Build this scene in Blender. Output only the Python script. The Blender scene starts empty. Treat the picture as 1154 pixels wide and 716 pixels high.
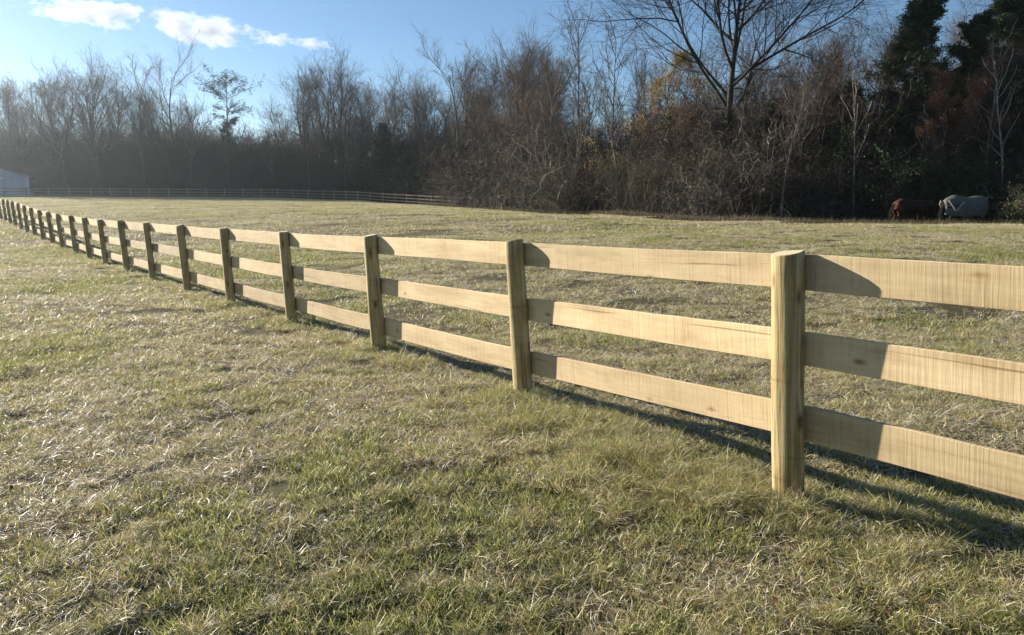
import bpy, bmesh, math, random
import numpy as np
from mathutils import Vector, Matrix, Euler, Quaternion
R = math.radians
sc = bpy.context.scene
COL = sc.collection
# ------------------------------------------------------------------ camera, sky, sun, exposure
EYE, F, HY = 1.45, 833.0, 232.0          # eye height, focal length in photo pixels, horizon row
cam_d = bpy.data.cameras.new('camera'); cam = bpy.data.objects.new('camera', cam_d); COL.objects.link(cam)
cam_d.sensor_width = 36; cam_d.lens = 36*F/1154; cam_d.clip_start = .05; cam_d.clip_end = 12000
cam.location = (0, 0, EYE); cam.rotation_euler = (R(90-8.6), 0, 0)
sc.camera = cam
SUN_EL, SUN_AZ = 18.0, -54.0             # degrees; azimuth clockwise from the view direction (+y)
w = bpy.data.worlds.new('World'); sc.world = w; w.use_nodes = True
nt = w.node_tree; bg = nt.nodes['Background']
sky = nt.nodes.new('ShaderNodeTexSky'); sky.sky_type = 'NISHITA'; sky.sun_disc = False
sky.sun_elevation = R(SUN_EL); sky.sun_rotation = R(SUN_AZ); sky.air_density = 1.0; sky.dust_density = .05; sky.ozone_density = 4.0
nt.links.new(sky.outputs[0], bg.inputs[0]); bg.inputs[1].default_value = .050
sun_d = bpy.data.lights.new('sun', 'SUN'); sun_d.energy = 5.0; sun_d.angle = R(.5); sun_d.color = (1, .92, .79)
sun = bpy.data.objects.new('sun', sun_d); COL.objects.link(sun)
a, e = R(SUN_AZ), R(SUN_EL)
S = Vector((math.sin(a)*math.cos(e), math.cos(a)*math.cos(e), math.sin(e)))
sun.rotation_euler = S.to_track_quat('Z', 'Y').to_euler()
sc.view_settings.view_transform = 'Standard'; sc.view_settings.look = 'None'
sc.view_settings.exposure = 1.42; sc.view_settings.gamma = 1; sc.view_settings.use_curve_mapping = False
sc.cycles.max_bounces = 6; sc.cycles.transparent_max_bounces = 8; sc.cycles.volume_bounces = 4
sc.cycles.diffuse_bounces = 3; sc.cycles.use_denoising = True; sc.cycles.denoising_prefilter = 'ACCURATE'; sc.cycles.denoising_input_passes = 'RGB_ALBEDO_NORMAL'

# ------------------------------------------------------------------ helpers
rng = np.random.default_rng(7)
def tag(o, label=None, cat=None, group=None, kind=None):
    if label: o['label'] = label
    if cat: o['category'] = cat
    if group: o['group'] = group
    if kind: o['kind'] = kind
    return o
def mesh_np(name, V, Fq, mats=(), cols=None, smooth=False):
    """V (n,3); Fq (m,4) or (m,3) index array or list of such."""
    if not isinstance(Fq, list): Fq = [Fq]
    Fq = [np.asarray(f) for f in Fq if len(f)]
    me = bpy.data.meshes.new(name)
    me.vertices.add(len(V)); me.vertices.foreach_set('co', np.asarray(V, np.float32).ravel())
    tot = np.concatenate([np.full(len(f), f.shape[1]) for f in Fq]); idx = np.concatenate([f.ravel() for f in Fq])
    me.loops.add(len(idx)); me.loops.foreach_set('vertex_index', idx.astype(np.int32))
    me.polygons.add(len(tot)); me.polygons.foreach_set('loop_start', (np.cumsum(tot)-tot).astype(np.int32))
    me.polygons.foreach_set('loop_total', tot.astype(np.int32))
    if smooth: me.polygons.foreach_set('use_smooth', np.ones(len(tot), bool))
    me.update(calc_edges=True)
    if cols is not None:
        at = me.color_attributes.new('tint', 'FLOAT_COLOR', 'POINT')
        c = np.ones((len(V), 4), np.float32); c[:, :3] = cols; at.data.foreach_set('color', c.ravel())
    for m in mats: me.materials.append(m)
    return me
def obj(name, me, parent=None, loc=None):
    o = bpy.data.objects.new(name, me); COL.objects.link(o)
    if parent: o.parent = parent
    if loc is not None: o.location = loc
    return o
def empty(name, loc=(0, 0, 0), rz=0):
    o = bpy.data.objects.new(name, None); COL.objects.link(o); o.location = loc; o.rotation_euler = (0, 0, rz)
    o.empty_display_size = .3
    return o
def _h(ix, iy, s):
    n = (ix*374761393 + iy*668265263 + s*1442695041) & 0xffffffff
    n = ((n ^ (n >> 13))*1274126177) & 0xffffffff
    return ((n ^ (n >> 16)) & 0xffff)/65535.0
CP, SP = math.cos(R(8.6)), math.sin(R(8.6))
def ray(px, y):
    u, v = (px-577)/F, (358-y)/F; return u, CP+v*SP, v*CP-SP
def unproj(px, y, D):
    u, f, up = ray(px, y); return D*u/f, EYE+D*up/f
def vnoise(x, y, s=0):
    x = np.asarray(x, float); y = np.asarray(y, float)
    ix = np.floor(x).astype(np.int64); iy = np.floor(y).astype(np.int64)
    fx = x-ix; fy = y-iy; fx = fx*fx*(3-2*fx); fy = fy*fy*(3-2*fy)
    return (_h(ix, iy, s)*(1-fx)+_h(ix+1, iy, s)*fx)*(1-fy)+(_h(ix, iy+1, s)*(1-fx)+_h(ix+1, iy+1, s)*fx)*fy
def fbm(x, y, s=0, o=3):
    v = 0; a = .5; t = 0
    for i in range(o):
        v = v+a*vnoise(x*2**i, y*2**i, s+i); t += a; a *= .5
    return v/t

# ------------------------------------------------------------------ materials
def mat(name):
    m = bpy.data.materials.new(name); m.use_nodes = True
    n = m.node_tree.nodes; b = n['Principled BSDF']
    return m, m.node_tree, n, b
def L(nt, a, b): nt.links.new(a, b)
def ramp(nt, fac, stops):
    r = nt.nodes.new('ShaderNodeValToRGB'); e = r.color_ramp.elements
    while len(e) < len(stops): e.new(.5)
    for i, (p, c) in enumerate(stops): e[i].position = p; e[i].color = (*c, 1)
    L(nt, fac, r.inputs[0]); return r.outputs[0]
def noise(nt, vec, scale, detail=4, rough=.55, mapscale=None, dist=0):
    n = nt.nodes.new('ShaderNodeTexNoise'); n.inputs['Scale'].default_value = scale
    n.inputs['Detail'].default_value = detail; n.inputs['Roughness'].default_value = rough; n.inputs['Distortion'].default_value = dist
    if mapscale:
        mp = nt.nodes.new('ShaderNodeMapping'); mp.inputs['Scale'].default_value = mapscale; L(nt, vec, mp.inputs[0]); vec = mp.outputs[0]
    L(nt, vec, n.inputs['Vector']); return n.outputs[0]
def mixc(nt, fac, a, b, mode='MIX'):
    m = nt.nodes.new('ShaderNodeMix'); m.data_type = 'RGBA'; m.blend_type = mode
    for s, v in ((0, fac), (6, a), (7, b)):
        if hasattr(v, 'links'): L(nt, v, m.inputs[s])
        else: m.inputs[s].default_value = v if s == 0 else (*v, 1)
    return m.outputs[2]
def bump(nt, h, b, strength=.4, dist=.01):
    bn = nt.nodes.new('ShaderNodeBump'); bn.inputs['Strength'].default_value = strength; bn.inputs['Distance'].default_value = dist
    L(nt, h, bn.inputs['Height']); L(nt, bn.outputs[0], b.inputs['Normal'])
def coords(nt, which='Object'):
    return nt.nodes.new('ShaderNodeTexCoord').outputs[which]

def blade_mat(name, trans=.4, rough=.45, spec=.35):
    m, nt, n, b = mat(name)
    at = n.new('ShaderNodeAttribute'); at.attribute_name = 'tint'
    L(nt, at.outputs['Color'], b.inputs['Base Color']); b.inputs['Roughness'].default_value = rough
    b.inputs['Specular IOR Level'].default_value = spec
    tr = n.new('ShaderNodeBsdfTranslucent'); L(nt, at.outputs['Color'], tr.inputs[0])
    mx = n.new('ShaderNodeMixShader'); mx.inputs[0].default_value = trans
    L(nt, b.outputs[0], mx.inputs[1]); L(nt, tr.outputs[0], mx.inputs[2]); L(nt, mx.outputs[0], n['Material Output'].inputs[0])
    return m
M_grass = blade_mat('grass_blades', .40, .45, .4)
M_leaf = blade_mat('leaves', .35, .6, .2)

def bark(name, c1, c2, sc_=6):
    m, nt, n, b = mat(name); co = coords(nt)
    f = noise(nt, co, sc_, 5, .6, (1, 1, .35))
    L(nt, ramp(nt, f, [(.3, c1), (.7, c2)]), b.inputs['Base Color']); b.inputs['Roughness'].default_value = .85
    b.inputs['Specular IOR Level'].default_value = .2
    return m
M_bark = bark('grey_bark', (.05, .042, .034), (.15, .125, .10))
M_twig = bark('brown_twigs', (.06, .046, .035), (.155, .12, .09), 2)
M_twig2 = bark('reddish_twigs', (.075, .047, .035), (.17, .11, .078), 2)
M_pale = bark('pale_bark', (.20, .17, .135), (.42, .37, .30), 3)
M_pale2 = bark('pale_twigs', (.22, .19, .15), (.46, .42, .35), 3)
M_vine = bark('vine_stems', (.03, .024, .018), (.13, .105, .075), 2)
M_brush = bark('brush_twigs', (.025, .020, .016), (.085, .066, .05), 2)
M_bark2 = bark('tan_bark', (.09, .075, .06), (.24, .205, .165))
M_darkbark = bark('dark_bark', (.016, .014, .012), (.05, .042, .034))

# rails: rough sawn boards, saw marks across the board (local x = length, z = height)
def rail_material():
    m, nt, n, b = mat('sawn_oak_board'); co = coords(nt)
    oi = n.new('ShaderNodeObjectInfo')
    add = n.new('ShaderNodeVectorMath'); add.operation = 'ADD'
    cb = n.new('ShaderNodeCombineXYZ'); mu = n.new('ShaderNodeMath'); mu.operation = 'MULTIPLY'; mu.inputs[1].default_value = 37
    L(nt, oi.outputs['Random'], mu.inputs[0]); L(nt, mu.outputs[0], cb.inputs[0]); L(nt, mu.outputs[0], cb.inputs[1])
    L(nt, co, add.inputs[0]); L(nt, cb.outputs[0], add.inputs[1]); v = add.outputs[0]
    rt = n.new('ShaderNodeMapping'); rt.inputs['Rotation'].default_value = (0, .07, 0); L(nt, v, rt.inputs[0])
    saw = noise(nt, rt.outputs[0], 1, 3, .6, (75, 2, 2.6), .25)
    saw2 = noise(nt, rt.outputs[0], 1, 2, .5, (230, 3, 6), .2)
    msk = ramp(nt, noise(nt, v, 1, 3, .5, (2.6, 2, 7)), [(.38, (0, 0, 0)), (.62, (1, 1, 1))])
    grain = noise(nt, v, 1, 5, .6, (1.0, 8, 14), 1.6)
    blot = noise(nt, v, 2.2, 4, .6)
    c = ramp(nt, grain, [(.2, (.52, .385, .21)), (.5, (.64, .495, .29)), (.8, (.72, .58, .365))])
    c = mixc(nt, .0, c, c)
    sc0 = ramp(nt, saw, [(.34, (.62, .57, .50)), (.5, (.95, .93, .9)), (.7, (1, 1, 1))])
    mm = n.new('ShaderNodeMath'); mm.operation = 'MULTIPLY_ADD'; mm.inputs[1].default_value = .5; mm.inputs[2].default_value = .1; L(nt, msk, mm.inputs[0])
    c = mixc(nt, mm.outputs[0], c, sc0, 'MULTIPLY')
    c = mixc(nt, .14, c, ramp(nt, saw2, [(.35, (.6, .56, .5)), (.6, (1, 1, 1))]), 'MULTIPLY')
    c = mixc(nt, .6, c, ramp(nt, blot, [(.3, (.74, .70, .66)), (.6, (1, 1, 1)), (.75, (1.0, .93, .84))]), 'MULTIPLY')
    # long drying splits and grey weather blotches
    spl = noise(nt, v, 1, 3, .5, (.7, 4, 34), .5)
    c = mixc(nt, .7, c, ramp(nt, spl, [(.285, (.35, .28, .2)), (.315, (1, 1, 1))]), 'MULTIPLY')
    c = mixc(nt, .5, c, ramp(nt, noise(nt, v, 1, 4, .65, (1.1, 3, 6)), [(.33, (.66, .64, .60)), (.5, (1, 1, 1))]), 'MULTIPLY')
    # knots
    vo = n.new('ShaderNodeTexVoronoi'); vo.inputs['Scale'].default_value = 1
    mp = n.new('ShaderNodeMapping'); mp.inputs['Scale'].default_value = (2.3, 1, 5); L(nt, v, mp.inputs[0]); L(nt, mp.outputs[0], vo.inputs['Vector'])
    k = ramp(nt, vo.outputs['Distance'], [(.03, (.35, .24, .16)), (.07, (.8, .7, .6)), (.11, (1, 1, 1))])
    c = mixc(nt, .8, c, k, 'MULTIPLY')
    hs = n.new('ShaderNodeHueSaturation'); L(nt, c, hs.inputs['Color'])
    mr = n.new('ShaderNodeMapRange'); mr.inputs[3].default_value = .80; mr.inputs[4].default_value = 1.10
    L(nt, oi.outputs['Random'], mr.inputs[0]); L(nt, mr.outputs[0], hs.inputs['Value'])
    L(nt, hs.outputs[0], b.inputs['Base Color'])
    b.inputs['Roughness'].default_value = .8; b.inputs['Specular IOR Level'].default_value = .25
    mh = n.new('ShaderNodeMath'); mh.operation = 'ADD'; L(nt, saw, mh.inputs[0]); L(nt, grain, mh.inputs[1])
    bump(nt, mh.outputs[0], b, .45, .004)
    return m
M_rail = rail_material()
def post_material():
    m, nt, n, b = mat('treated_pine_post'); co = coords(nt)
    oi = n.new('ShaderNodeObjectInfo'); add = n.new('ShaderNodeVectorMath'); add.operation = 'ADD'
    mu = n.new('ShaderNodeMath'); mu.operation = 'MULTIPLY'; mu.inputs[1].default_value = 23
    cb = n.new('ShaderNodeCombineXYZ'); L(nt, oi.outputs['Random'], mu.inputs[0]); L(nt, mu.outputs[0], cb.inputs[2])
    L(nt, co, add.inputs[0]); L(nt, cb.outputs[0], add.inputs[1]); v = add.outputs[0]
    grain = noise(nt, v, 1, 6, .65, (45, 45, 1.8), .6)
    blot = noise(nt, v, 1, 4, .6, (9, 9, 3.2))
    c = ramp(nt, grain, [(.28, (.18, .13, .055)), (.5, (.40, .305, .155)), (.75, (.58, .465, .26))])
    c = mixc(nt, .7, c, ramp(nt, blot, [(.32, (.62, .56, .40)), (.5, (.95, .95, .85)), (.7, (1, 1, 1))]), 'MULTIPLY')
    vo = n.new('ShaderNodeTexVoronoi'); mp = n.new('ShaderNodeMapping'); mp.inputs['Scale'].default_value = (9, 9, 4.2)
    L(nt, v, mp.inputs[0]); L(nt, mp.outputs[0], vo.inputs['Vector']); vo.inputs['Scale'].default_value = 1
    c = mixc(nt, .85, c, ramp(nt, vo.outputs['Distance'], [(.10, (.28, .18, .10)), (.2, (.85, .8, .7)), (.28, (1, 1, 1))]), 'MULTIPLY')
    crk = noise(nt, v, 1, 3, .5, (34, 34, .9), .3)
    c = mixc(nt, .5, c, ramp(nt, crk, [(.335, (.22, .17, .12)), (.375, (1, 1, 1))]), 'MULTIPLY')
    c = mixc(nt, .7, c, ramp(nt, noise(nt, v, 1, 3, .5, (2.5, 2.5, 26)), [(.3, (.72, .68, .6)), (.42, (1, 1, 1))]), 'MULTIPLY')
    L(nt, c, b.inputs['Base Color']); b.inputs['Roughness'].default_value = .8; b.inputs['Specular IOR Level'].default_value = .3
    bump(nt, grain, b, .9, .008)
    return m
M_post = post_material()
def end_material():
    m, nt, n, b = mat('sawn_post_top'); co = coords(nt)
    w_ = n.new('ShaderNodeTexWave'); w_.wave_type = 'RINGS'; w_.rings_direction = 'Z'; w_.inputs['Scale'].default_value = 38; w_.inputs['Distortion'].default_value = 2.5
    L(nt, co, w_.inputs[0])
    L(nt, ramp(nt, w_.outputs['Fac'], [(.2, (.44, .36, .20)), (.8, (.56, .48, .30))]), b.inputs['Base Color']); b.inputs['Roughness'].default_value = .85
    return m
M_end = end_material()
def farwood():
    m, nt, n, b = mat('weathered_board'); co = coords(nt)
    L(nt, ramp(nt, noise(nt, co, 2, 4, .6), [(.3, (.17, .12, .085)), (.7, (.31, .235, .165))]), b.inputs['Base Color']); b.inputs['Roughness'].default_value = .85
    return m
M_far = farwood()

# ------------------------------------------------------------------ terrain
DP = 1.98
P_top = [(887.5,284),(580,271),(416.5,265),(319,261),(251.5,257),(203,253.6),(164.7,250.6),(136,248.8),(112.6,247),(94.7,245.2),
         (79.5,243.3),(65,241.6),(54.2,239.3),(44,237),(34.5,234.2),(26.6,231.6),(20,229.2),(13.4,227.2),(8,226),(3,225)]
COLS = [  # image column: (depth, height) pairs out to the crest and beyond it
 (-700, [(0,0),(14,-.1),(23,-.05),(40,.6),(100,2.6),(160,3.6),(400,5)]),
 (0,    [(0,0),(4,0),(14,-.1),(23,-.07),(33,.28),(40,.58),(100,2.6),(130,3.2),(160,3.5),(400,5)]),
 (100,  [(0,0),(4,0),(14,-.1),(23,-.07),(33,.26),(60,1.2),(104,2.62),(130,3.1),(160,3.4),(400,5)]),
 (250,  [(0,0),(4,0),(14,-.1),(23,0),(60,1.2),(107,2.62),(130,2.9),(160,3.2),(400,5)]),
 (310,  [(0,0),(4,0),(12,-.1),(23,.1),(60,1.25),(107,2.6),(130,2.7),(160,2.7),(400,5)]),
 (400,  [(0,0),(4,0),(12,-.1),(22,.1),(50,1.1),(98,2.15),(110,2.15),(140,1.9),(400,4)]),
 (470,  [(0,0),(4,0),(10,-.05),(20,.15),(45,1.0),(82,1.58),(95,1.5),(120,1.2),(400,3)]),
 (520,  [(0,0),(4,0),(10,-.03),(20,.2),(45,.98),(70,1.27),(85,1.15),(100,.85),(400,3)]),
 (560,  [(0,0),(4,0),(10,0),(20,.25),(40,.9),(58,1.11),(70,.95),(85,.5),(400,3)]),
 (700,  [(0,0),(4,0),(10,0),(20,.35),(32,.75),(41,.91),(48,.78),(56,.35),(400,3)]),
 (850,  [(0,0),(4,0),(10,.03),(20,.48),(27,.74),(31,.80),(35,.6),(40,.25),(400,3)]),
 (1000, [(0,0),(4,0),(8,.02),(18,.50),(24,.73),(27.5,.79),(31,.45),(34,.2),(400,3)]),
 (1154, [(0,0),(4,0),(8,.02),(18,.50),(24,.73),(27.5,.79),(31,.42),(34,.2),(400,3)]),
 (2000, [(0,0),(4,0),(8,.02),(18,.50),(24,.73),(27.5,.79),(31,.42),(34,.2),(400,3)]),
]
DG = np.geomspace(1, 400, 400)
CX = np.array([c[0] for c in COLS], float)
TZ = np.stack([np.interp(DG, *zip(*c[1])) for c in COLS])
kern = np.hanning(15); kern /= kern.sum()
TZ = np.stack([np.convolve(np.pad(r, 7, mode='edge'), kern, 'valid') for r in TZ])
def terrain(x, y):
    x = np.asarray(x, float); y = np.asarray(y, float)
    D = np.maximum(y, .25*np.abs(x)+.5); px = np.clip(577+F*1.0114*x/D, -699, 1999)
    gi = np.clip(np.log(np.clip(D, 1, 399.9))/math.log(400)*399, 0, 398.999); g0 = gi.astype(int); gf = gi-g0
    ci = np.clip(np.searchsorted(CX, px, 'right')-1, 0, len(CX)-2); t = (px-CX[ci])/(CX[ci+1]-CX[ci])
    za = TZ[ci, g0]*(1-gf)+TZ[ci, g0+1]*gf; zb = TZ[ci+1, g0]*(1-gf)+TZ[ci+1, g0+1]*gf
    z = za*(1-t)+zb*t
    fade = 1/(1+(np.hypot(x, y)/25)**2)
    return z + fade*((fbm(x*1.1, y*1.1, 3)-.5)*.06 + (fbm(x*4.5, y*4.5, 9)-.5)*.045)
def tz(x, y): return float(terrain(x, y))
def at(px, D): return ((px-577)/F/1.0114*D, D)
# ground sheet (polar grid: fine near the camera, reaching out past the woods)
rr = np.concatenate([[0.02], np.geomspace(.5, 700, 520)])
az = np.unique(np.concatenate([np.linspace(-42, 42, 330), np.linspace(42, 318, 90)]))[:-1]
A_, R_ = np.meshgrid(np.radians(az), rr)
GX, GY = R_*np.sin(A_), R_*np.cos(A_); GZ = terrain(GX, GY)
na, nr = len(az), len(rr)
i, j = np.meshgrid(np.arange(nr-1), np.arange(na), indexing='ij'); j2 = (j+1) % na
q = np.stack([i*na+j, i*na+j2, (i+1)*na+j2, (i+1)*na+j], -1).reshape(-1, 4)[:, ::-1]
m, nt_, n, b = mat('pasture_soil'); co = coords(nt_)
big = noise(nt_, co, .35, 4, .6); fine = noise(nt_, co, 9, 6, .7); fine2 = noise(nt_, co, 60, 4, .7)
c = ramp(nt_, fine, [(.3, (.03, .025, .015)), (.5, (.075, .06, .034)), (.7, (.16, .13, .075))])
c = mixc(nt_, .35, c, ramp(nt_, big, [(.4, (.05, .065, .025)), (.6, (.12, .10, .055))]))
L(nt_, c, b.inputs['Base Color']); b.inputs['Roughness'].default_value = .95; b.inputs['Specular IOR Level'].default_value = .1
bump(nt_, fine2, b, .8, .02)
M_soil = m
m, nt_, n, b = mat('leaf_litter'); co = coords(nt_)
L(nt_, ramp(nt_, noise(nt_, co, 7, 6, .7), [(.3, (.03, .022, .015)), (.7, (.10, .07, .045))]), b.inputs['Base Color']); b.inputs['Roughness'].default_value = 1
M_litter = m
EDGE = ([-900, -100, 100, 250, 400, 470, 520, 590, 700, 850, 1154, 2000], [125, 122, 120, 119, 112, 102, 94, 66, 48, 40, 38, 38])
def edge(px): return np.interp(px, *EDGE)
cx, cy = GX[:-1].ravel(), GY[:-1].ravel()
# woods floor starts a little before the first trees
pxc = 577+F*GX/np.maximum(GY, .1)
wood = (GY > edge(pxc)-3) & (GY > 5)
me = mesh_np('ground', np.stack([GX, GY, GZ], -1).reshape(-1, 3), q, (M_soil, M_litter), smooth=True)
fw = (wood[:-1].ravel()).astype(np.int32)
me.polygons.foreach_set('material_index', fw)
tag(obj('ground', me), 'grassy pasture rising to a low crest', 'ground', kind='structure')

# ------------------------------------------------------------------ fence building
def box_np(x0, x1, y0, y1, z0, z1):
    V = np.array([(x, y, z) for x in (x0, x1) for y in (y0, y1) for z in (z0, z1)], float)
    Q = np.array([(0,1,3,2),(4,6,7,5),(0,4,5,1),(2,3,7,6),(0,2,6,4),(1,5,7,3)])
    return V, Q
def bevel_box(name, dims, mats, bev=.004, seg=1, warp=None):
    bm = bmesh.new(); bmesh.ops.create_cube(bm, size=1)
    bmesh.ops.scale(bm, vec=dims, verts=bm.verts)
    if warp: 
        bmesh.ops.bisect_plane
        ed = [e_ for e_ in bm.edges if abs((e_.verts[0].co-e_.verts[1].co).x) > .5*dims[0]]
        bmesh.ops.subdivide_edges(bm, edges=ed, cuts=warp[0], use_grid_fill=True)
        for v in bm.verts:
            t = v.co.x/dims[0]*2
            v.co.z += warp[1]*(1-t*t)+warp[3]*math.sin(t*5+warp[4]); v.co.y += warp[2]*(1-t*t)
            if v.co.z > 0: v.co.z += .0012*math.sin(t*17+warp[4]*7)
    if bev: bmesh.ops.bevel(bm, geom=[e_ for e_ in bm.edges if e_.calc_face_angle(0) > .5], offset=bev, segments=seg, affect='EDGES')
    me = bpy.data.meshes.new(name); bm.to_mesh(me); bm.free()
    for m_ in mats: me.materials.append(m_)
    return me
LEAN = -.060
fence = empty('post_and_rail_fence', (1.39, 3.55, tz(1.39, 3.55)))
tag(fence, 'new three rail timber fence with round posts running across the near pasture', 'fence')
inv = Vector(fence.location)
def post_mesh(h, rad, seed):
    rg = random.Random(seed); nseg = 22; rows = 26; V = []; Fc = []
    ph = [rg.uniform(0, 6.3) for _ in range(6)]; z0 = -.30
    flat = rad*.62
    cut = rg.uniform(-.10, .16); cut2 = rg.uniform(.02, .30)   # sloping saw cut over the top
    for r_ in range(rows):
        t = r_/(rows-1); z = z0+(h-z0)*t
        for k in range(nseg):
            a_ = 2*math.pi*k/nseg
            rd = rad*(1+.035*math.sin(3*a_+ph[0]+z*1.3)+.022*math.sin(5*a_+ph[1]-z*3)+.02*math.sin(z*6+ph[2]+a_)+.03*math.sin(z*2.2+ph[3]))*(1.04-.05*t)
            if r_ >= rows-1: rd *= .955
            x, y = rd*math.cos(a_), rd*math.sin(a_)
            y = min(y, flat)                              # the side the boards are nailed to is sawn flat
            zz = z + ((cut*x+cut2*y) if r_ >= rows-2 else 0)
            if r_ == rows-2: zz -= .006-(h-z0)/(rows-1)
            V.append((x, y, zz))
    for r_ in range(rows-1):
        for k in range(nseg):
            k2 = (k+1) % nseg; Fc.append((r_*nseg+k, r_*nseg+k2, (r_+1)*nseg+k2, (r_+1)*nseg+k))
    me = bpy.data.meshes.new('post'); me.from_pydata(V, [], Fc+[tuple((rows-1)*nseg+k for k in range(nseg))])
    me.materials.append(M_post); me.materials.append(M_end)
    me.polygons.foreach_set('use_smooth', [True]*len(Fc)+[False]); me.polygons[-1].material_index = 1; me.update()
    return me
posts = []   # (base xyz of axis, top z)
tops = []
for k, (px, y) in enumerate(P_top):
    D = 3.55+DP*k; X_, Z_ = unproj(px, y, D); tops.append((X_, D, Z_))
x0, d0, z0_ = tops[0]; tops.insert(0, (x0+1.48, d0-1.97, z0_))
for e_ in range(4):
    p, q_ = tops[-1], tops[-3]; tops.append((p[0]+(p[0]-q_[0])/2, p[1]+1.93, p[2]+.085))
for k, (tx, ty, tzz) in enumerate(tops):
    gz = tz(tx+.073, ty)
    hgt = tzz-gz; bx = tx-LEAN*hgt; gz = tz(bx, ty)
    posts.append((bx, ty, gz, tzz))
    a0 = tops[max(k-1, 0)]; a1 = tops[min(k+1, len(tops)-1)]
    t = Vector((a1[0]-a0[0], a1[1]-a0[1], 0)).normalized()      # towards the far end
    rg = random.Random(100+k)
    me = post_mesh(tzz-gz, (.076, .075, .073, .079, .074)[k % 5], 40+k)
    o = obj('post', me, fence)
    # local +y (sawn flat) faces away from the camera, local x runs along the boards
    Rz = Matrix.Rotation(math.atan2(-t.y, -t.x), 4, 'Z')
    lean = Matrix.Rotation(LEAN+rg.uniform(-.006, .006), 4, 'Y')
    o.matrix_local = Matrix.Translation(Vector((bx, ty, gz))-inv) @ lean @ Rz
def axis(k, z):
    bx, by, gz, tp = posts[k]; return Vector((bx+LEAN*(z-gz), by, z))
RAILS = [(.097, .103, 0), (.470, .518, 1), (.845, .930, 2)]
for k in range(len(posts)-1):
    for off0, off1, ri in RAILS:
        rg = random.Random(k*10+ri)
        za, zb = posts[k][3]-(off0 if k < 2 else off1), posts[k+1][3]-(off0 if k < 1 else off1)
        A, B = axis(k, za), axis(k+1, zb)
        d = B-A; u = d.normalized(); nrm = Vector((-u.y, u.x, 0)).normalized()
        if nrm.y < 0: nrm = -nrm
        off_n = .052+.0145
        A = A+nrm*off_n; B = B+nrm*off_n; d = B-A; Ln = d.length-.004
        u = -d.normalized(); nrm = nrm-u*nrm.dot(u); nrm.normalize(); up = u.cross(nrm)
        me = bevel_box('rail', (Ln, .027, .168+rg.uniform(-.006, .006)), (M_rail,), .0025, 1,
                       (11, rg.uniform(-.014, .004), rg.uniform(-.008, .004), rg.uniform(.0, .002), rg.uniform(0, 6)))
        o = obj('rail', me, fence)
        Mx = Matrix((u, nrm, up)).transposed().to_4x4()
        o.matrix_local = Matrix.Translation((A+B)/2-inv) @ Mx

# far fence
FF = [(-330,96,.4),(-120,98,2.6),(0,100,2.6),(50,102,2.55),(100,104,2.6),(200,106,2.6),(304,107,2.6),(363,104,2.4),(436,95,1.95),(480,89,1.6),(520,83,1.2),(575,80,.9)]
pts = [Vector((*at(p, D), 0)) for p, D, _ in FF]
path = []
cum = [0]
for a1, b1 in zip(pts, pts[1:]): cum.append(cum[-1]+(b1-a1).length)
s = 0
while s < cum[-1]:
    i_ = max(k for k in range(len(cum)-1) if cum[k] <= s); p = pts[i_].lerp(pts[i_+1], (s-cum[i_])/(cum[i_+1]-cum[i_]))
    path.append(Vector((p.x, p.y, tz(p.x, p.y)-.03))); s += 2.55
far = empty('far_board_fence', path[0]); tag(far, 'weathered three rail board fence along the far side of the field before the woods', 'fence')
for k, p in enumerate(path):
    px_ = 577+F*p.x/p.y
    if px_ < -40: continue
    o = obj('post', bevel_box('post', (.13, .13, 1.5), (M_far,), .01), far); o.location = p-path[0]+Vector((0, 0, .55+.1))
    if k+2 < len(path) and k % 2 == 0:
        A, B = p, path[k+2]; Mid = path[k+1]
        for h in (1.17, .78, .40):
            for (P_, Q_) in ((A, Mid), (Mid, B)):
                pass
            A1 = A+Vector((0, 0, h)); B1 = B+Vector((0, 0, h)); d = B1-A1
            u = d.normalized(); nn = Vector((-u.y, u.x, 0)).normalized(); up = u.cross(nn)
            o = obj('rail', bevel_box('rail', (d.length-.02, .03, .125), (M_far,), .003), far)
            o.matrix_local = Matrix.Translation((A1+B1)/2-nn*.085-path[0]) @ Matrix((u, nn, up)).transposed().to_4x4()

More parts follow.
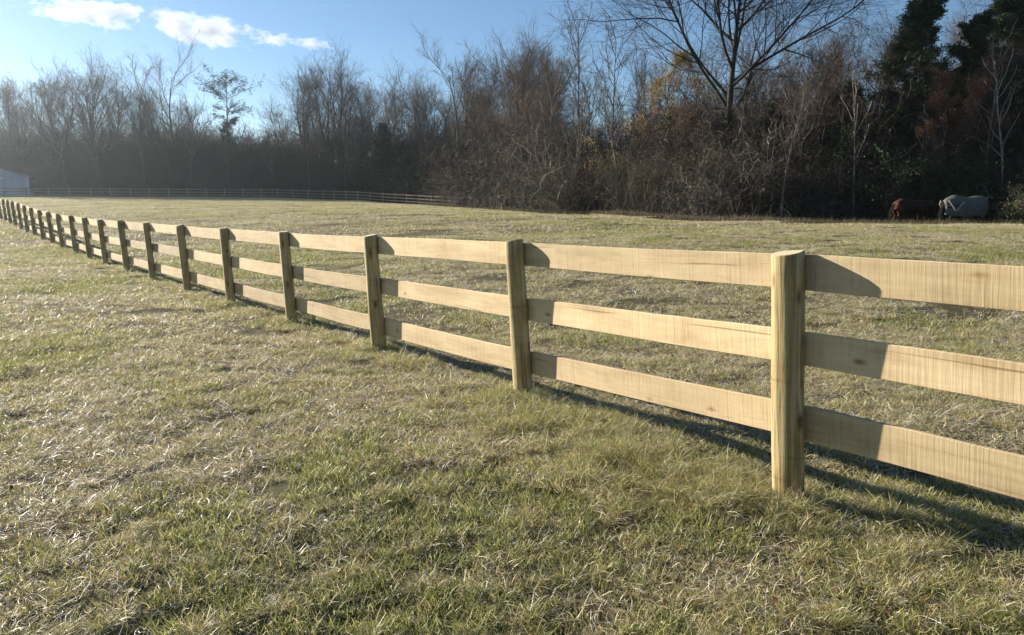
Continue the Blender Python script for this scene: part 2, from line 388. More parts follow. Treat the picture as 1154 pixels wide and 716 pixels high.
# ------------------------------------------------------------------ barn
def barn():
    m, nt, n, b = mat('ribbed_siding'); co = coords(nt)
    wv = n.new('ShaderNodeTexWave'); wv.inputs['Scale'].default_value = 1.1; wv.bands_direction = 'X'; L(nt, co, wv.inputs[0])
    L(nt, ramp(nt, noise(nt, co, .8, 3, .6, (2, 1, .3)), [(.3, (.27, .31, .36)), (.7, (.37, .41, .46))]), b.inputs['Base Color'])
    b.inputs['Roughness'].default_value = .5; bump(nt, wv.outputs['Fac'], b, .6, .04)
    m2, nt2, n2, b2 = mat('metal_roof'); b2.inputs['Roughness'].default_value = .4
    L(nt2, ramp(nt2, noise(nt2, coords(nt2), .7, 3), [(.3, (.24, .29, .38)), (.7, (.34, .40, .50))]), b2.inputs['Base Color'])
    m3, nt3, n3, b3 = mat('barn_trim'); b3.inputs['Base Color'].default_value = (.62, .65, .68, 1)
    m4, nt4, n4, b4 = mat('barn_door_paint'); L(nt4, ramp(nt4, noise(nt4, coords(nt4), 1.5), [(.3, (.16, .19, .24)), (.7, (.24, .27, .32))]), b4.inputs['Base Color'])
    D = 113; xr = (41-577)/F*D; W = 19.5; Ln = 26; g = tz(xr, D)-.3; eh = 3.25; rh = 2.55
    t = empty('metal_barn', (xr-W/2*math.cos(R(30)), D-W/2*math.sin(R(30)), g), R(30)); tag(t, 'pale blue grey metal barn with low gable roof at the far left of the field', 'barn')
    V = [(-W/2,0,0),(W/2,0,0),(W/2,0,eh),(0,0,eh+rh),(-W/2,0,eh),(-W/2,Ln,0),(W/2,Ln,0),(W/2,Ln,eh),(0,Ln,eh+rh),(-W/2,Ln,eh)]
    me = bpy.data.meshes.new('wall'); me.from_pydata(V, [], [(0,1,2,3,4),(1,6,7,2),(6,5,9,8,7),(5,0,4,9)]); me.materials.append(m); obj('wall', me, t)
    o_ = .45; sl = rh/(W/2)
    for sgn in (1, -1):
        bm = bmesh.new(); th = .12
        xs = [(0, eh+rh+.05), (sgn*(W/2+o_), eh+rh+.05-sl*(W/2+o_))]
        vs = [bm.verts.new((x, y, z+dz)) for y in (-o_, Ln+o_) for x, z in xs for dz in (0, th)]
        for f in ((0,1,3,2),(4,6,7,5),(0,4,5,1),(2,3,7,6),(1,5,7,3),(0,2,6,4)): bm.faces.new([vs[i_] for i_ in f])
        bmesh.ops.recalc_face_normals(bm, faces=bm.faces)
        me = bpy.data.meshes.new('roof'); bm.to_mesh(me); bm.free(); me.materials.append(m2); obj('roof', me, t)
    for x in (-W/2+.1, W/2-.1):
        o = obj('corner_trim', bevel_box('corner_trim', (.25, .06, eh), (m3,), .01), t); o.location = (x, -.035, eh/2)
    d = obj('sliding_door', bevel_box('sliding_door', (4, .08, 2.8), (m4,), .02), t); d.location = (3.2, -.06, 1.4)
    o = obj('door_track', bevel_box('door_track', (8, .1, .14), (m3,), .01), t); o.location = (2.5, -.07, 2.95)
barn()

# ------------------------------------------------------------------ tubes and trees
def tubes(P, Rd, sides):
    """P (N,n,3), Rd (N,n) -> verts, quads"""
    N, n_, _ = P.shape
    T = np.gradient(P, axis=1); T /= np.linalg.norm(T, axis=2, keepdims=True)+1e-9
    ref = np.where(np.abs(T[:, :1, 2:3]) > .8, np.array([[[1., 0, 0]]]), np.array([[[0, 0, 1.]]]))
    U = np.cross(T, np.broadcast_to(ref, T.shape)); U /= np.linalg.norm(U, axis=2, keepdims=True)+1e-9
    W_ = np.cross(T, U); an = np.arange(sides)*2*math.pi/sides
    V = P[:, :, None]+Rd[:, :, None, None]*(np.cos(an)[None, None, :, None]*U[:, :, None]+np.sin(an)[None, None, :, None]*W_[:, :, None])
    base = (np.arange(N)*n_*sides)[:, None, None]; ii = (np.arange(n_-1)*sides)[None, :, None]; kk = np.arange(sides)[None, None]
    k2 = (kk+1) % sides
    Q = np.stack([base+ii+kk, base+ii+k2, base+ii+sides+k2, base+ii+sides+kk], -1).reshape(-1, 4)
    return V.reshape(-1, 3), Q
def join(parts):
    Vs, Qs, o_ = [], [], 0
    for V, Q in parts: Vs.append(V); Qs.append(Q+o_); o_ += len(V)
    return np.concatenate(Vs), np.concatenate(Qs)
def walk(g, base, d, length, n_, wob, trop, up=(0, 0, 1)):
    """random curved polylines"""
    N = len(base); P = np.zeros((N, n_, 3)); P[:, 0] = base; st = (length/(n_-1))[:, None]
    bend = g.normal(0, wob*.6, (N, 3))
    for i_ in range(1, n_):
        d = d+g.normal(0, wob, (N, 3))+bend/n_*2+np.asarray(up)*trop
        d /= np.linalg.norm(d, axis=1, keepdims=True)+1e-9
        P[:, i_] = P[:, i_-1]+d*st
    return P
def spawn(g, P, Rd, k, t0, ang, ratio, n_, wob, trop, rr_, shape=0, tend=1.0, minr=.006):
    N, m_, _ = P.shape
    t = t0+(tend-t0)*(np.arange(k)[None]+g.random((N, k)))/k
    f = t*(m_-1); i0 = np.minimum(f.astype(int), m_-2); fr = (f-i0)[..., None]; rI = np.arange(N)[:, None]
    base = P[rI, i0]*(1-fr)+P[rI, i0+1]*fr; T = P[rI, i0+1]-P[rI, i0]; T /= np.linalg.norm(T, axis=2, keepdims=True)+1e-9
    r0 = Rd[rI, i0]*(1-fr[..., 0])+Rd[rI, i0+1]*fr[..., 0]
    Lp = np.linalg.norm(np.diff(P, axis=1), axis=2).sum(1)[:, None]
    rv = g.normal(size=T.shape); pr = rv-T*(rv*T).sum(2, keepdims=True); pr /= np.linalg.norm(pr, axis=2, keepdims=True)+1e-9
    # bias sideways branches a little upward
    pr[..., 2] += .25*(trop > 0); pr -= T*(pr*T).sum(2, keepdims=True); pr /= np.linalg.norm(pr, axis=2, keepdims=True)+1e-9
    a_ = np.radians(ang)*(.7+.6*g.random((N, k)))[..., None]
    d = np.cos(a_)*T+np.sin(a_)*pr
    ln = Lp*ratio*(1-shape*(t-t0))*(.65+.7*g.random((N, k)))
    C = walk(g, base.reshape(-1, 3), d.reshape(-1, 3), ln.ravel(), n_, wob, trop)
    rb = np.maximum(r0*rr_*(.7+.4*g.random((N, k))), minr).ravel()
    Rn = np.maximum(rb[:, None]*(1-.82*np.linspace(0, 1, n_)[None]), minr*.7)
    return C, Rn
def tree_kind(name, seed, H=20, trunk_r=.32, clear=.35, k1=11, a1=38, ratio1=.5, k2=8, k3=7, k4=6, a2=42, trop=.05, wob=.1, mtrunk=None, mtwig=None, lean=0, fork=1, minr=.008, leaves=None, tend=1.0, shape=.55, low=0):
    g = np.random.default_rng(seed)
    base = np.zeros((fork, 3)); base[:, :2] = g.normal(0, .12*(fork > 1), (fork, 2))
    d = np.tile([[lean, 0, 1.]], (fork, 1)); d[:, :2] += g.normal(0, .03 if fork == 1 else .22, (fork, 2))
    P0 = walk(g, base, d, np.full(fork, H*.92)*(.85+.15*g.random(fork)), 16, .035 if fork == 1 else .05, .03)
    t = np.linspace(0, 1, 16)[None]; R0 = trunk_r*(.95-.85*t**.9)*(1+.45*np.exp(-t*22)) * np.ones((fork, 1))
    P0[:, 0, 2] = -.5
    P1, R1 = spawn(g, P0, R0, k1, clear, a1, ratio1, 10, wob, trop, .74, shape, tend, .045)
    P2, R2 = spawn(g, P1, R1, k2, .18, a2, .48, 7, wob*1.25, trop*.9, .66, .3, 1, .024)
    P3, R3 = spawn(g, P2, R2, k3, .12, a2, .5, 5, wob*1.5, trop*.7, .6, .2, 1, minr)
    P4, R4 = spawn(g, P3, R3, k4, .1, 40, .62, 4, wob*1.6, trop*.5, .7, .1, 1, minr*.85)
    Vt, Qt = join([tubes(P0, R0, 9), tubes(P1, R1, 6)])
    Vc, Qc = join([tubes(P2, R2, 4), tubes(P3, R3, 3), tubes(P4, R4, 3)])
    mt = mesh_np('trunk', Vt, Qt, (mtrunk or M_bark,), smooth=True); mc = mesh_np('crown', Vc, Qc, (mtwig or M_twig,))
    ex = None
    if leaves:
        n_l, size, c1, c2, zr = leaves
        src = P4[:, 1:].reshape(-1, 3); src = src[(src[:, 2] > zr[0]*H) & (src[:, 2] < zr[1]*H)]
        # leaves cling in clumps
        key = vnoise(src[:, 0]*.55+src[:, 2]*.4, src[:, 1]*.55-src[:, 2]*.3, seed)
        src = src[key > .42]
        if len(src):
            ex = leaf_mesh(g, src[g.integers(0, len(src), n_l)], size, c1, c2, .18)
    return dict(name=name, trunk=mt, crown=mc, H=H, leaves=ex)
def leaf_mesh(g, C, size, c1, c2, jit=.1, flat=0, name='leaves', aspect=.5):
    N = len(C); C = C+g.normal(0, jit, (N, 3)); s = size*(.6+.8*g.random(N))[:, None]
    a_ = g.normal(size=(N, 3)); a_[:, 2] *= 1-flat; a_ /= np.linalg.norm(a_, axis=1, keepdims=True)
    b_ = g.normal(size=(N, 3)); b_[:, 2] *= 1-flat; b_ -= a_*(a_*b_).sum(1, keepdims=True); b_ /= np.linalg.norm(b_, axis=1, keepdims=True)
    V = np.stack([C-a_*s, C-b_*s*aspect+a_*s*.1, C+a_*s, C+b_*s*aspect+a_*s*.1], 1).reshape(-1, 3)
    Q = np.arange(4*N).reshape(-1, 4); t = g.random((N, 1)); col = np.array(c1)*(1-t)+np.array(c2)*t; col = col*(.75+.5*g.random((N, 1)))
    return mesh_np(name, V, Q, (M_leaf,), cols=np.repeat(col, 4, 0))
K = {}
K['oak'] = [tree_kind('bare_tree', s_, H=20, clear=.33, k1=15, a1=32, ratio1=.56, fork=1, trunk_r=.38, k2=8, k3=6, k4=5, shape=.85, wob=.08, trop=.04) for s_ in (11, 12, 13)]
K['forked'] = [tree_kind('bare_tree', s_, H=20, clear=.38, k1=8, a1=34, ratio1=.40, fork=2, trunk_r=.32, k3=6, k4=5) for s_ in (21, 22)]
K['tall'] = [tree_kind('bare_tree', s_, H=20, clear=.46, k1=13, a1=34, ratio1=.30, k2=7, k3=6, trunk_r=.28, trop=.07, k4=5) for s_ in (31, 32, 33)]
K['spindly'] = [tree_kind('slender_tree', s_, H=20, clear=.34, k1=14, a1=30, ratio1=.26, k2=6, k3=5, k4=4, trunk_r=.17, trop=.08, wob=.12) for s_ in (41, 42)]
K['pale'] = [tree_kind('pale_tree', s_, H=14, clear=.25, k1=10, a1=42, ratio1=.36, k2=6, k3=5, k4=4, trunk_r=.13, wob=.17, mtrunk=M_pale, mtwig=M_vine) for s_ in (51, 52)]
K['palespindly'] = [tree_kind('pale_slender_tree', s_, H=18, clear=.34, k1=12, a1=30, ratio1=.26, k2=5, k3=4, k4=3, trunk_r=.13, trop=.08, wob=.12, mtrunk=M_pale, mtwig=M_twig) for s_ in (45, 46)]
K['pole'] = [tree_kind('pole_tree', s_, H=20, clear=.50, k1=11, a1=32, ratio1=.26, k2=6, k3=5, k4=4, trunk_r=.21, trop=.08, wob=.11, lean=ln_, mtrunk=M_bark2) for s_, ln_ in ((47, .02), (48, -.03), (49, .05))]
K['big'] = [tree_kind('spreading_tree', 64, H=20, clear=.36, k1=20, a1=48, ratio1=.60, k2=13, k3=11, k4=8, trunk_r=.34, trop=.07, wob=.09, shape=.6, mtrunk=M_darkbark, mtwig=M_darkbark)]
K['red'] = [tree_kind('reddish_tree', s_, H=13, clear=.12, k1=14, a1=38, ratio1=.42, k2=8, k3=7, k4=6, trunk_r=.16, wob=.13, fork=2, mtwig=M_twig2) for s_ in (71,)]
K['rust'] = [tree_kind('rusty_leaved_tree', 81, H=13, clear=.15, k1=12, a1=42, ratio1=.40, k2=7, k3=6, k4=5, trunk_r=.17, wob=.12, leaves=(10000, .055, (.17, .065, .032), (.29, .14, .075), (.2, 1)))]
K['gold'] = [tree_kind('yellow_leaved_tree', 91, H=15, clear=.15, k1=12, a1=42, ratio1=.40, k2=7, k3=6, k4=5, trunk_r=.18, wob=.12, leaves=(11000, .065, (.24, .18, .06), (.36, .28, .11), (.25, 1)))]
def shrub_kind(name, seed, H=4, stems=16, spread=.5, mt=None, mc=None, leaves=None, vines=0, sparse=0):
    g = np.random.default_rng(seed)
    base = np.zeros((stems, 3)); base[:, :2] = g.normal(0, .25*H*spread, (stems, 2)); base[:, 2] = -.15
    d = np.zeros((stems, 3)); d[:, 2] = 1; d[:, :2] = g.normal(0, spread, (stems, 2))
    ln = H*(.6+.6*g.random(stems)); P0 = walk(g, base, d, ln, 10, .16, -.02)
    R0 = (.018+.02*g.random(stems))[:, None]*(.55 if sparse else 1)*(1-.75*np.linspace(0, 1, 10)[None])*H/4
    P1, R1 = spawn(g, P0, R0, 5 if sparse else 9, .15, 45, .5, 7, .22, .02, .6, .3, 1, .016 if sparse else .011)
    P2, R2 = spawn(g, P1, R1, 4 if sparse else 6, .1, 45, .55, 5, .25, 0, .7, .2, 1, .008)
    P3, R3 = spawn(g, P2, R2, 2 if sparse else 4, .1, 45, .6, 4, .25, -.02, .8, .1, 1, .0065)
    parts = [tubes(P1, R1, 3), tubes(P2, R2, 3), tubes(P3, R3, 3)]
    if vines:
        b2 = np.stack([g.normal(0, .36*H, vines), g.normal(0, .36*H, vines), H*(.25+.75*g.random(vines))], 1)
        rr2 = np.hypot(b2[:, 0], b2[:, 1])/H; b2[:, 2] *= np.clip(1.15-rr2*.9, .2, 1)
        Pv = walk(g, b2, g.normal(0, 1, (vines, 3)), H*(.25+.4*g.random(vines)), 12, .24, -.16)
        Pv[..., 2] = np.maximum(Pv[..., 2], .02)
        parts.append(tubes(Pv, np.full(Pv.shape[:2], .011), 3))
    Vt, Qt = tubes(P0, R0, 5); Vc, Qc = join(parts)
    tr = mesh_np('stems', Vt, Qt, (mt or M_bark,), smooth=True); cr = mesh_np('branches', Vc, Qc, (mc or M_brush,))
    lf = None
    if leaves:
        n_l, size, c1, c2 = leaves; src = P3.reshape(-1, 3); src = src[src[:, 2] > .1]
        key = vnoise(src[:, 0]*1.1+src[:, 2], src[:, 1]*1.1-src[:, 2], seed); src = src[key > .3]
        lf = leaf_mesh(g, src[g.integers(0, len(src), n_l)], size, c1, c2, .12)
    return dict(name=name, trunk=tr, crown=cr, H=H, leaves=lf, shrub=True)
K['brush'] = [shrub_kind('bare_shrub', s_, 4, 18, .45, vines=120, leaves=lv) for s_, lv in ((101, (2600, .045, (.05, .032, .018), (.13, .08, .04))), (102, (3400, .05, (.03, .045, .016), (.08, .085, .035))), (103, (2600, .045, (.07, .035, .02), (.15, .085, .05))))]
K['tangle'] = [shrub_kind('vine_tangle', s_, 6, 16, .42, M_pale, M_vine, vines=380, leaves=(2200, .05, (.07, .05, .025), (.19, .14, .075))) for s_ in (111, 112)]
K['paleshrub'] = [shrub_kind('pale_shrub', s_, 4, 6, .55, M_pale, M_pale2, vines=4, sparse=1) for s_ in (115, 116, 117)]
K['olive'] = [shrub_kind('olive_shrub', 121, 3, 18, .5, leaves=(7000, .045, (.10, .11, .045), (.22, .22, .11)))]
K['green'] = [shrub_kind('green_shrub', 131, 4, 18, .45, leaves=(16000, .07, (.03, .07, .018), (.06, .12, .035)))]
def conifer(name, seed, H, prof, n_br, c1, c2, nspray, size, clear=.05, rad=.2, droop=-.02, flat=.4):
    """trunk, whorled boughs, needle sprays along the boughs; prof(t) = reach of the boughs at height t"""
    g = np.random.default_rng(seed)
    P0 = walk(g, np.array([[0, 0, -.3]]), np.array([[0, 0, 1.]]), np.array([H+.2]), 14, .02, .05)
    R0 = rad*(1-.9*np.linspace(0, 1, 14))[None]
    t = clear+(1-clear)*(np.arange(n_br)+g.random(n_br))/n_br; f = t*13; i0 = np.minimum(f.astype(int), 12); fr = (f-i0)[:, None]
    base = P0[0, i0]*(1-fr)+P0[0, i0+1]*fr
    a_ = g.random(n_br)*6.283; el = .15+.5*t+g.normal(0, .1, n_br)
    d = np.stack([np.cos(a_)*np.cos(el), np.sin(a_)*np.cos(el), np.sin(el)], 1)
    ln = prof(t)*(.55+.6*g.random(n_br)); P1 = walk(g, base, d, ln, 8, .1, droop)
    R1 = (rad*.22*(1-t*.6))[:, None]*(1-.8*np.linspace(0, 1, 8)[None])+.006
    P2, R2 = spawn(g, P1, R1, 8, .2, 50, .38, 5, .14, .01, .6, .4, 1, .008)
    Vt, Qt = join([tubes(P0, R0, 8), tubes(P1, R1, 4)])
    Vb, Qb = tubes(P2, R2, 3)
    src = np.concatenate([P2[:, 1:].reshape(-1, 3), P1[:, 3:].reshape(-1, 3)])
    lf = leaf_mesh(g, src[g.integers(0, len(src), nspray)], size, c1, c2, size*1.1, flat, 'needles', .28)
    return dict(name=name, trunk=mesh_np('trunk', Vt, Qt, (M_darkbark,), smooth=True), crown=mesh_np('crown', Vb, Qb, (M_darkbark,)), H=H, leaves=lf, nl='needles')
K['cedar'] = [conifer('cedar_tree', s_, 9, lambda t: 2.6*(1.05-t)**.75, 120, (.02, .042, .018), (.045, .08, .03), 26000, .11) for s_ in (141, 142)]
K['pine'] = [conifer('pine_tree', s_, 18, lambda t: 3.6*(1.08-t)**.6*(t > .25), 90, (.035, .06, .022), (.09, .13, .045), 52000, .13, .22, .28, .01, .2) for s_ in (151, 152)]
K['umbrella'] = [conifer('umbrella_pine', 161, 18, lambda t: 1.2+4.0*np.exp(-((t-.86)/.16)**2), 34, (.025, .04, .02), (.05, .07, .035), 15000, .13, .45, .26, -.02, .8)]

BASES = {}
def plant(kind, idx, px, D, H, label, cat='tree', group=None, rz=None, wx=1.0, name=None, dz=0):
    """first use links the originals, later uses are copies sharing the meshes"""
    k = K[kind][idx % len(K[kind])]; key = (kind, idx % len(K[kind]))
    x, y = at(px, D); s_ = H/k['H']; rz = rg0.uniform(0, 6.28) if rz is None else rz
    if key not in BASES:
        root = empty(name or k['name']); ch = []
        if k.get('shrub'): ch = [obj('stems', k['trunk'], root), obj('branches', k['crown'], root)]
        else: ch = [obj('trunk', k['trunk'], root), obj('crown', k['crown'], root)]
        if k['leaves']: ch.append(obj(k.get('nl', 'leaves'), k['leaves'], root))
        BASES[key] = (root, ch)
    else:
        r0, ch0 = BASES[key]; root = r0.copy(); COL.objects.link(root); root.name = name or k['name']
        if 'group' in root: del root['group']
        for c0 in ch0:
            c1 = c0.copy(); c1.parent = root; COL.objects.link(c1)
    root.location = (x, y, tz(x, y)+dz); root.rotation_euler = (0, 0, rz); root.scale = (s_*wx, s_*wx, s_)
    tag(root, label, cat, group); return root
rg0 = random.Random(5)
YT = ([-300,-60,0,60,110,170,200,235,262,290,320,350,385,425,470,520,555,590,625,650,690,715,745,800,880,940,985,1020,1060,1154,1400],
      [ 80,  80,85,76, 64, 80, 74,100,108,112,100, 68, 66, 92, 86, 68, 76, 42, 58, 66, 72, 20,-20,-60,-50,-20, 20,  0,-30,-40,-40])
def Hneed(px, D, y): x, yy = at(px, D); return unproj(px, y, D)[1]-tz(x, yy)
# landmark trees
plant('big', 0, 822, 46, 18.5, 'massive dark spreading tree whose limbs fan out above the vine tangle', group=None, rz=.6)
plant('umbrella', 0, 262, 121, Hneed(262, 121, 90), 'flat topped pine standing alone above bare treetops on the left', rz=1.0)
plant('pine', 0, 1010, 43, Hneed(1010, 43, 6), 'dense dark green pine rising behind the two horses, nearest the sky gap', rz=1, wx=1.6)
plant('pine', 1, 1072, 42, Hneed(1072, 42, 22), 'darker pine half hidden behind rusty leaves right of the tall dense pine', rz=2, wx=1.4)
plant('pine', 0, 1130, 43, Hneed(1130, 43, -5), 'dark pine above the grey blanketed horse near the photo right edge', rz=4, wx=1.4)
for i_, (p, D, y, tx) in enumerate([(432,103.5,146,'tallest dark cedar at the woods edge behind the far fence'),(456,101,166,'mid height dark cedar right of the tallest cedar behind the far fence'),
        (408,105,170,'low dark cedar left of the tallest cedar behind the far fence'),(478,99,184,'smallest dark cedar at the right end of the cedar clump')]):
    plant('cedar', i_, p, D, Hneed(p, D, y)+.5, tx, group='dark cedars behind the far fence', wx=1.25)
plant('oak', 0, 378, 117, Hneed(378, 117, 66), 'large bare tree with broad fan crown standing left of the dark cedars', rz=2)
plant('oak', 1, 345, 119, Hneed(345, 119, 76), 'bare tree with rounded crown just left of the largest fan crowned one')
plant('oak', 2, 112, 124, Hneed(112, 124, 64), 'broad bare tree with the highest crown right of the barn', rz=1)
plant('forked', 0, 200, 124, Hneed(200, 124, 74), 'twin stemmed bare tree midway between barn and flat topped pine')
plant('forked', 1, 60, 124, Hneed(60, 124, 80), 'forked bare tree rising just right of the barn roof')
plant('oak', 0, 590, 76, Hneed(590, 76, 40), 'tall round crowned bare tree over the big brown shrubs at the field bend', rz=4)
plant('forked', 0, 520, 92, Hneed(520, 92, 68), 'forked bare tree above the end of the far fence')
plant('spindly', 0, 652, 62, Hneed(652, 62, 8), 'tall slender bare tree standing against open sky, left one of the pair')
plant('spindly', 1, 690, 58, Hneed(690, 58, -6), 'tall slender bare tree standing against open sky, right one of the pair')
plant('gold', 0, 742, 50, Hneed(742, 50, 62), 'tree holding yellow leaves left of the massive spreading tree')
plant('rust', 0, 1058, 39, Hneed(1058, 39, 78), 'tree with rusty red leaves above the gap between the two horses', wx=.8)
plant('rust', 0, 1094, 39.5, Hneed(1094, 39.5, 66), 'tree with rusty leaves directly above the blanketed horse', wx=.7)
plant('red', 0, 915, 43, Hneed(915, 43, 62), 'reddish twigged bare tree between massive tree and dense dark pine')
plant('red', 0, 770, 46, Hneed(770, 46, 120), 'reddish twigged small tree under the left limbs of massive tree', wx=1.1)
plant('red', 0, 600, 66, Hneed(600, 66, 110), 'reddish brown small tree behind the largest shrubs at the field bend', wx=1.3)
plant('red', 0, 1140, 42, Hneed(1140, 42, 60), 'reddish twigged tree above the right edge bush', wx=.9)
plant('pale', 0, 1108, 40, Hneed(1108, 40, 20), 'thin pale trunked tree rising straight above the blanketed horse', rz=0)
plant('pale', 1, 645, 55, Hneed(645, 55, 110), 'thin pale trunked tree below the slender pair at the field bend', rz=0)
plant('pale', 1, 905, 40.5, Hneed(905, 40.5, 100), 'crooked pale tree in front of dark thicket right of the leaning vines', rz=2)
plant('pale', 0, 1038, 39, Hneed(1038, 39, 110), 'thin pale trunked tree behind the brown horse rump', rz=3)
plant('pale', 1, 610, 60, Hneed(610, 60, 130), 'crooked pale trunk among the big brown shrubs at the field bend', rz=3)

# the woods: rows of individual bare trees following the field edge
ZN = [(-400, 60, 'by the metal barn'), (60, 150, 'right of the barn'), (150, 240, 'left of the flat topped pine'),
      (240, 320, 'around the flat topped pine'), (320, 400, 'left of the dark cedars'), (400, 500, 'behind the dark cedars'),
      (500, 570, 'where the far fence ends'), (570, 640, 'behind the vine mounds'), (640, 720, 'around the slender sky pair'),
      (720, 790, 'around the yellow leaved tree'), (790, 880, 'behind the massive tree'), (880, 970, 'left of the dense pine'),
      (970, 1060, 'around the dense pine'), (1060, 1300, 'above the blanketed horse')]
PEND = {}
def ordinals():
    num = ['', 'second', 'third', 'fourth', 'fifth', 'sixth', 'seventh', 'eighth']
    for (what, place), lst in PEND.items():
        lst.sort(key=lambda t: t[0])
        for i_, (_, o) in enumerate(lst):
            if len(lst) == 1: o['label'] = '%s %s' % (what, place)
            else:
                pos_ = 'leftmost' if i_ == 0 else 'rightmost' if i_ == len(lst)-1 else ('middle' if len(lst) == 3 else num[i_]+' from left')
                o['label'] = '%s %s, %s of %s' % (what, place, pos_, {2:'two',3:'three',4:'four',5:'five',6:'six',7:'seven',8:'eight'}.get(len(lst), 'many'))
            o['label'] = o['label'].replace('in front row', 'front row').replace('in second row', 'second row').replace('in third row', 'third row') if len(o['label'].split()) > 16 else o['label']
            if len(o['label'].split()) > 16: o['label'] = o['label'].replace(' leaved', '').replace('the ', '')
def zone(px):
    for a_, b_, t_ in ZN:
        if a_ <= px < b_: return t_
    return ZN[-1][2]
ROWS = [(-.4, 'front row'), (7, 'second row'), (14, 'third row'), (23, 'deep woods'), (34, 'deep woods')]
def kind_low(px, r_): return 235 < px < 320 or (400 < px < 500 and r_ < 1)
for r_, (off, rn) in enumerate(ROWS):
    px = -95+rg0.uniform(0, 20)
    while px < 1235:
        D = float(edge(px))+off+rg0.uniform(-2, 3)
        wide = F/D*(rg0.uniform(4.6, 7.4) if px < 540 else rg0.uniform(2.6, 4.4) if r_ < 2 else rg0.uniform(2.5, 3.9))
        y = float(np.interp(px, *YT)); fr = [1.0, .92, .70, .58, .52][r_]*(.72 if kind_low(px, r_) else 1)
        H = Hneed(px, D, y)*(fr if not (400 < px < 620 and r_ > 1) else .96)*rg0.uniform(.86, 1.03) if px < 720 else Hneed(px, D, y)*rg0.uniform(.75, 1.0)*[.85, 1, .9, .85, .8][r_]
        kind = rg0.choice((['oak', 'oak', 'forked', 'tall'] if px < 620 else ['pole', 'tall', 'tall', 'forked']) if r_ else (['oak', 'spindly', 'oak', 'tall'] if px < 540 else ['pole', 'spindly', 'pole', 'palespindly']))
        if 728 < px < 905:
            H = min(H, Hneed(px, D, (92 if r_ < 2 else 64 if r_ < 4 else 44)+rg0.uniform(-14, 20)))
        elif 640 < px <= 728: H = min(H, Hneed(px, D, 68+rg0.uniform(-20, 25)))
        elif 935 < px < 990: H = min(H, Hneed(px, D, 45+rg0.uniform(-15, 25)))
        H = max(H, 5)
        word = {'tall': 'narrow crowned bare', 'oak': 'round crowned bare', 'forked': 'fork stemmed bare', 'spindly': 'slender bare', 'palespindly': 'pale slender', 'pole': 'straight trunked'}[kind]
        dn = {'front row': 'in front row', 'second row': 'in second row', 'third row': 'in third row', 'deep woods': 'far back'}[rn]
        o = plant(kind, rg0.randrange(3), px, D, H, '-', group='bare trees of the woods', wx=rg0.uniform(.85, 1.15))
        PEND.setdefault((word+' tree', '%s %s' % (dn, zone(px))), []).append((px, o))
        px += wide
for i_, (p, D, y, tx) in enumerate([(700,52,185,'small dark cedar beside the dark gap below the yellow leaved tree'),(500,96,178,'small dark cedar where the far fence ends'),
        (860,44,120,'dark cedar right of the massive trunk'),(950,44,95,'dark cedar left of the dense pine'),(758,49,125,'small cedar under the left limbs of the massive tree')]):
    plant('cedar', i_, p, D, Hneed(p, D, y), tx, wx=1.1)
plant('gold', 0, 945, 42, Hneed(940, 43, 130), 'small tree with a few yellow leaves left of the dense pine', wx=.9)
# shrubs along the woods edge
SH = [('paleshrub',560,69,190,'pale twigged shrub at the left foot of the vine mounds'),('paleshrub',592,61,165,'pale branched shrub on the face of the great vine mound'),
      ('paleshrub',640,54,150,'tall pale branched shrub at right end of vine mounds'),('paleshrub',775,41,195,'pale shrub low below the reddish small tree'),('paleshrub',858,39.5,160,'pale branching shrub right of the massive trunk'),
      ('paleshrub',935,39.5,205,'low pale shrub in front of the green leaved shrub'),('paleshrub',985,39,150,'tall pale shrub below the dense pine'),('brush',527,96,165,'brown shrub where the far fence ends'),('brush',548,76,150,'tall brown shrub right of the far fence end'),('tangle',575,70,128,'great rounded brown vine mound at the field bend'),
      ('tangle',606,63,118,'largest vine hung mound beneath the round crowned tree'),('tangle',638,57,140,'vine mound beneath the slender pair of trees'),('olive',543,73,215,'low pale olive shrub in front of the brown shrubs'),
      ('olive',640,52,205,'olive shrub at the foot of the vine mound'),('brush',670,52,165,'dark shrub right of the vine mounds'),('brush',705,49,175,'dark shrub below the yellow leaved tree'),
      ('tangle',735,46,150,'vine tangle below the yellow leaved tree'),('tangle',792,42,140,'tall vine draped thicket leaning left of the massive trunk'),('tangle',836,40.5,150,'vine draped thicket directly before the massive trunk'),
      ('paleshrub',800,40.5,185,'pale sunlit shrub low in the leaning vine thicket'),('paleshrub',905,39.5,190,'pale bare shrub standing out in the dark thicket'),('brush',872,40,170,'dark shrub right of the massive trunk'),
      ('tangle',925,41.5,150,'vine tangle below the reddish twigged tree'),('brush',965,40,160,'dark shrub left of the dense pine'),('green',1048,38.5,190,'rounded dark green shrub behind the brown horse'),
      ('green',940,41,175,'green leaved shrub left of the dense pine'),('brush',1000,39,185,'brown shrub left of the brown horse'),('brush',1085,39.5,165,'dark shrub behind the blanketed horse'),
      ('green',1125,39,180,'dark green shrub beyond the blanketed horse neck'),('olive',1166,30.5,214,'sunlit olive bush at the right edge of the field'),('tangle',1145,41,140,'vine tangle above the right edge bush'),
      ('green',690,50,195,'green shrub beside the dark gap in the woods'),('paleshrub',620,58,180,'pale branched shrub inside the vine mounds'),('tangle',880,44,125,'tall vine hung thicket right of the massive trunk'),
      ('tangle',975,43,110,'tall vine hung thicket below the dense pine'),('tangle',760,45,165,'vine tangle under the left limbs of the massive tree')]
for i_, (kd, p, D, y, tx) in enumerate(SH):
    plant(kd, i_, p, D, max(Hneed(p, D, y)*(.8 if kd in ('tangle', 'brush') else 1), 1.0), tx, 'shrub', wx=rg0.uniform(.95, 1.25))
px = -60
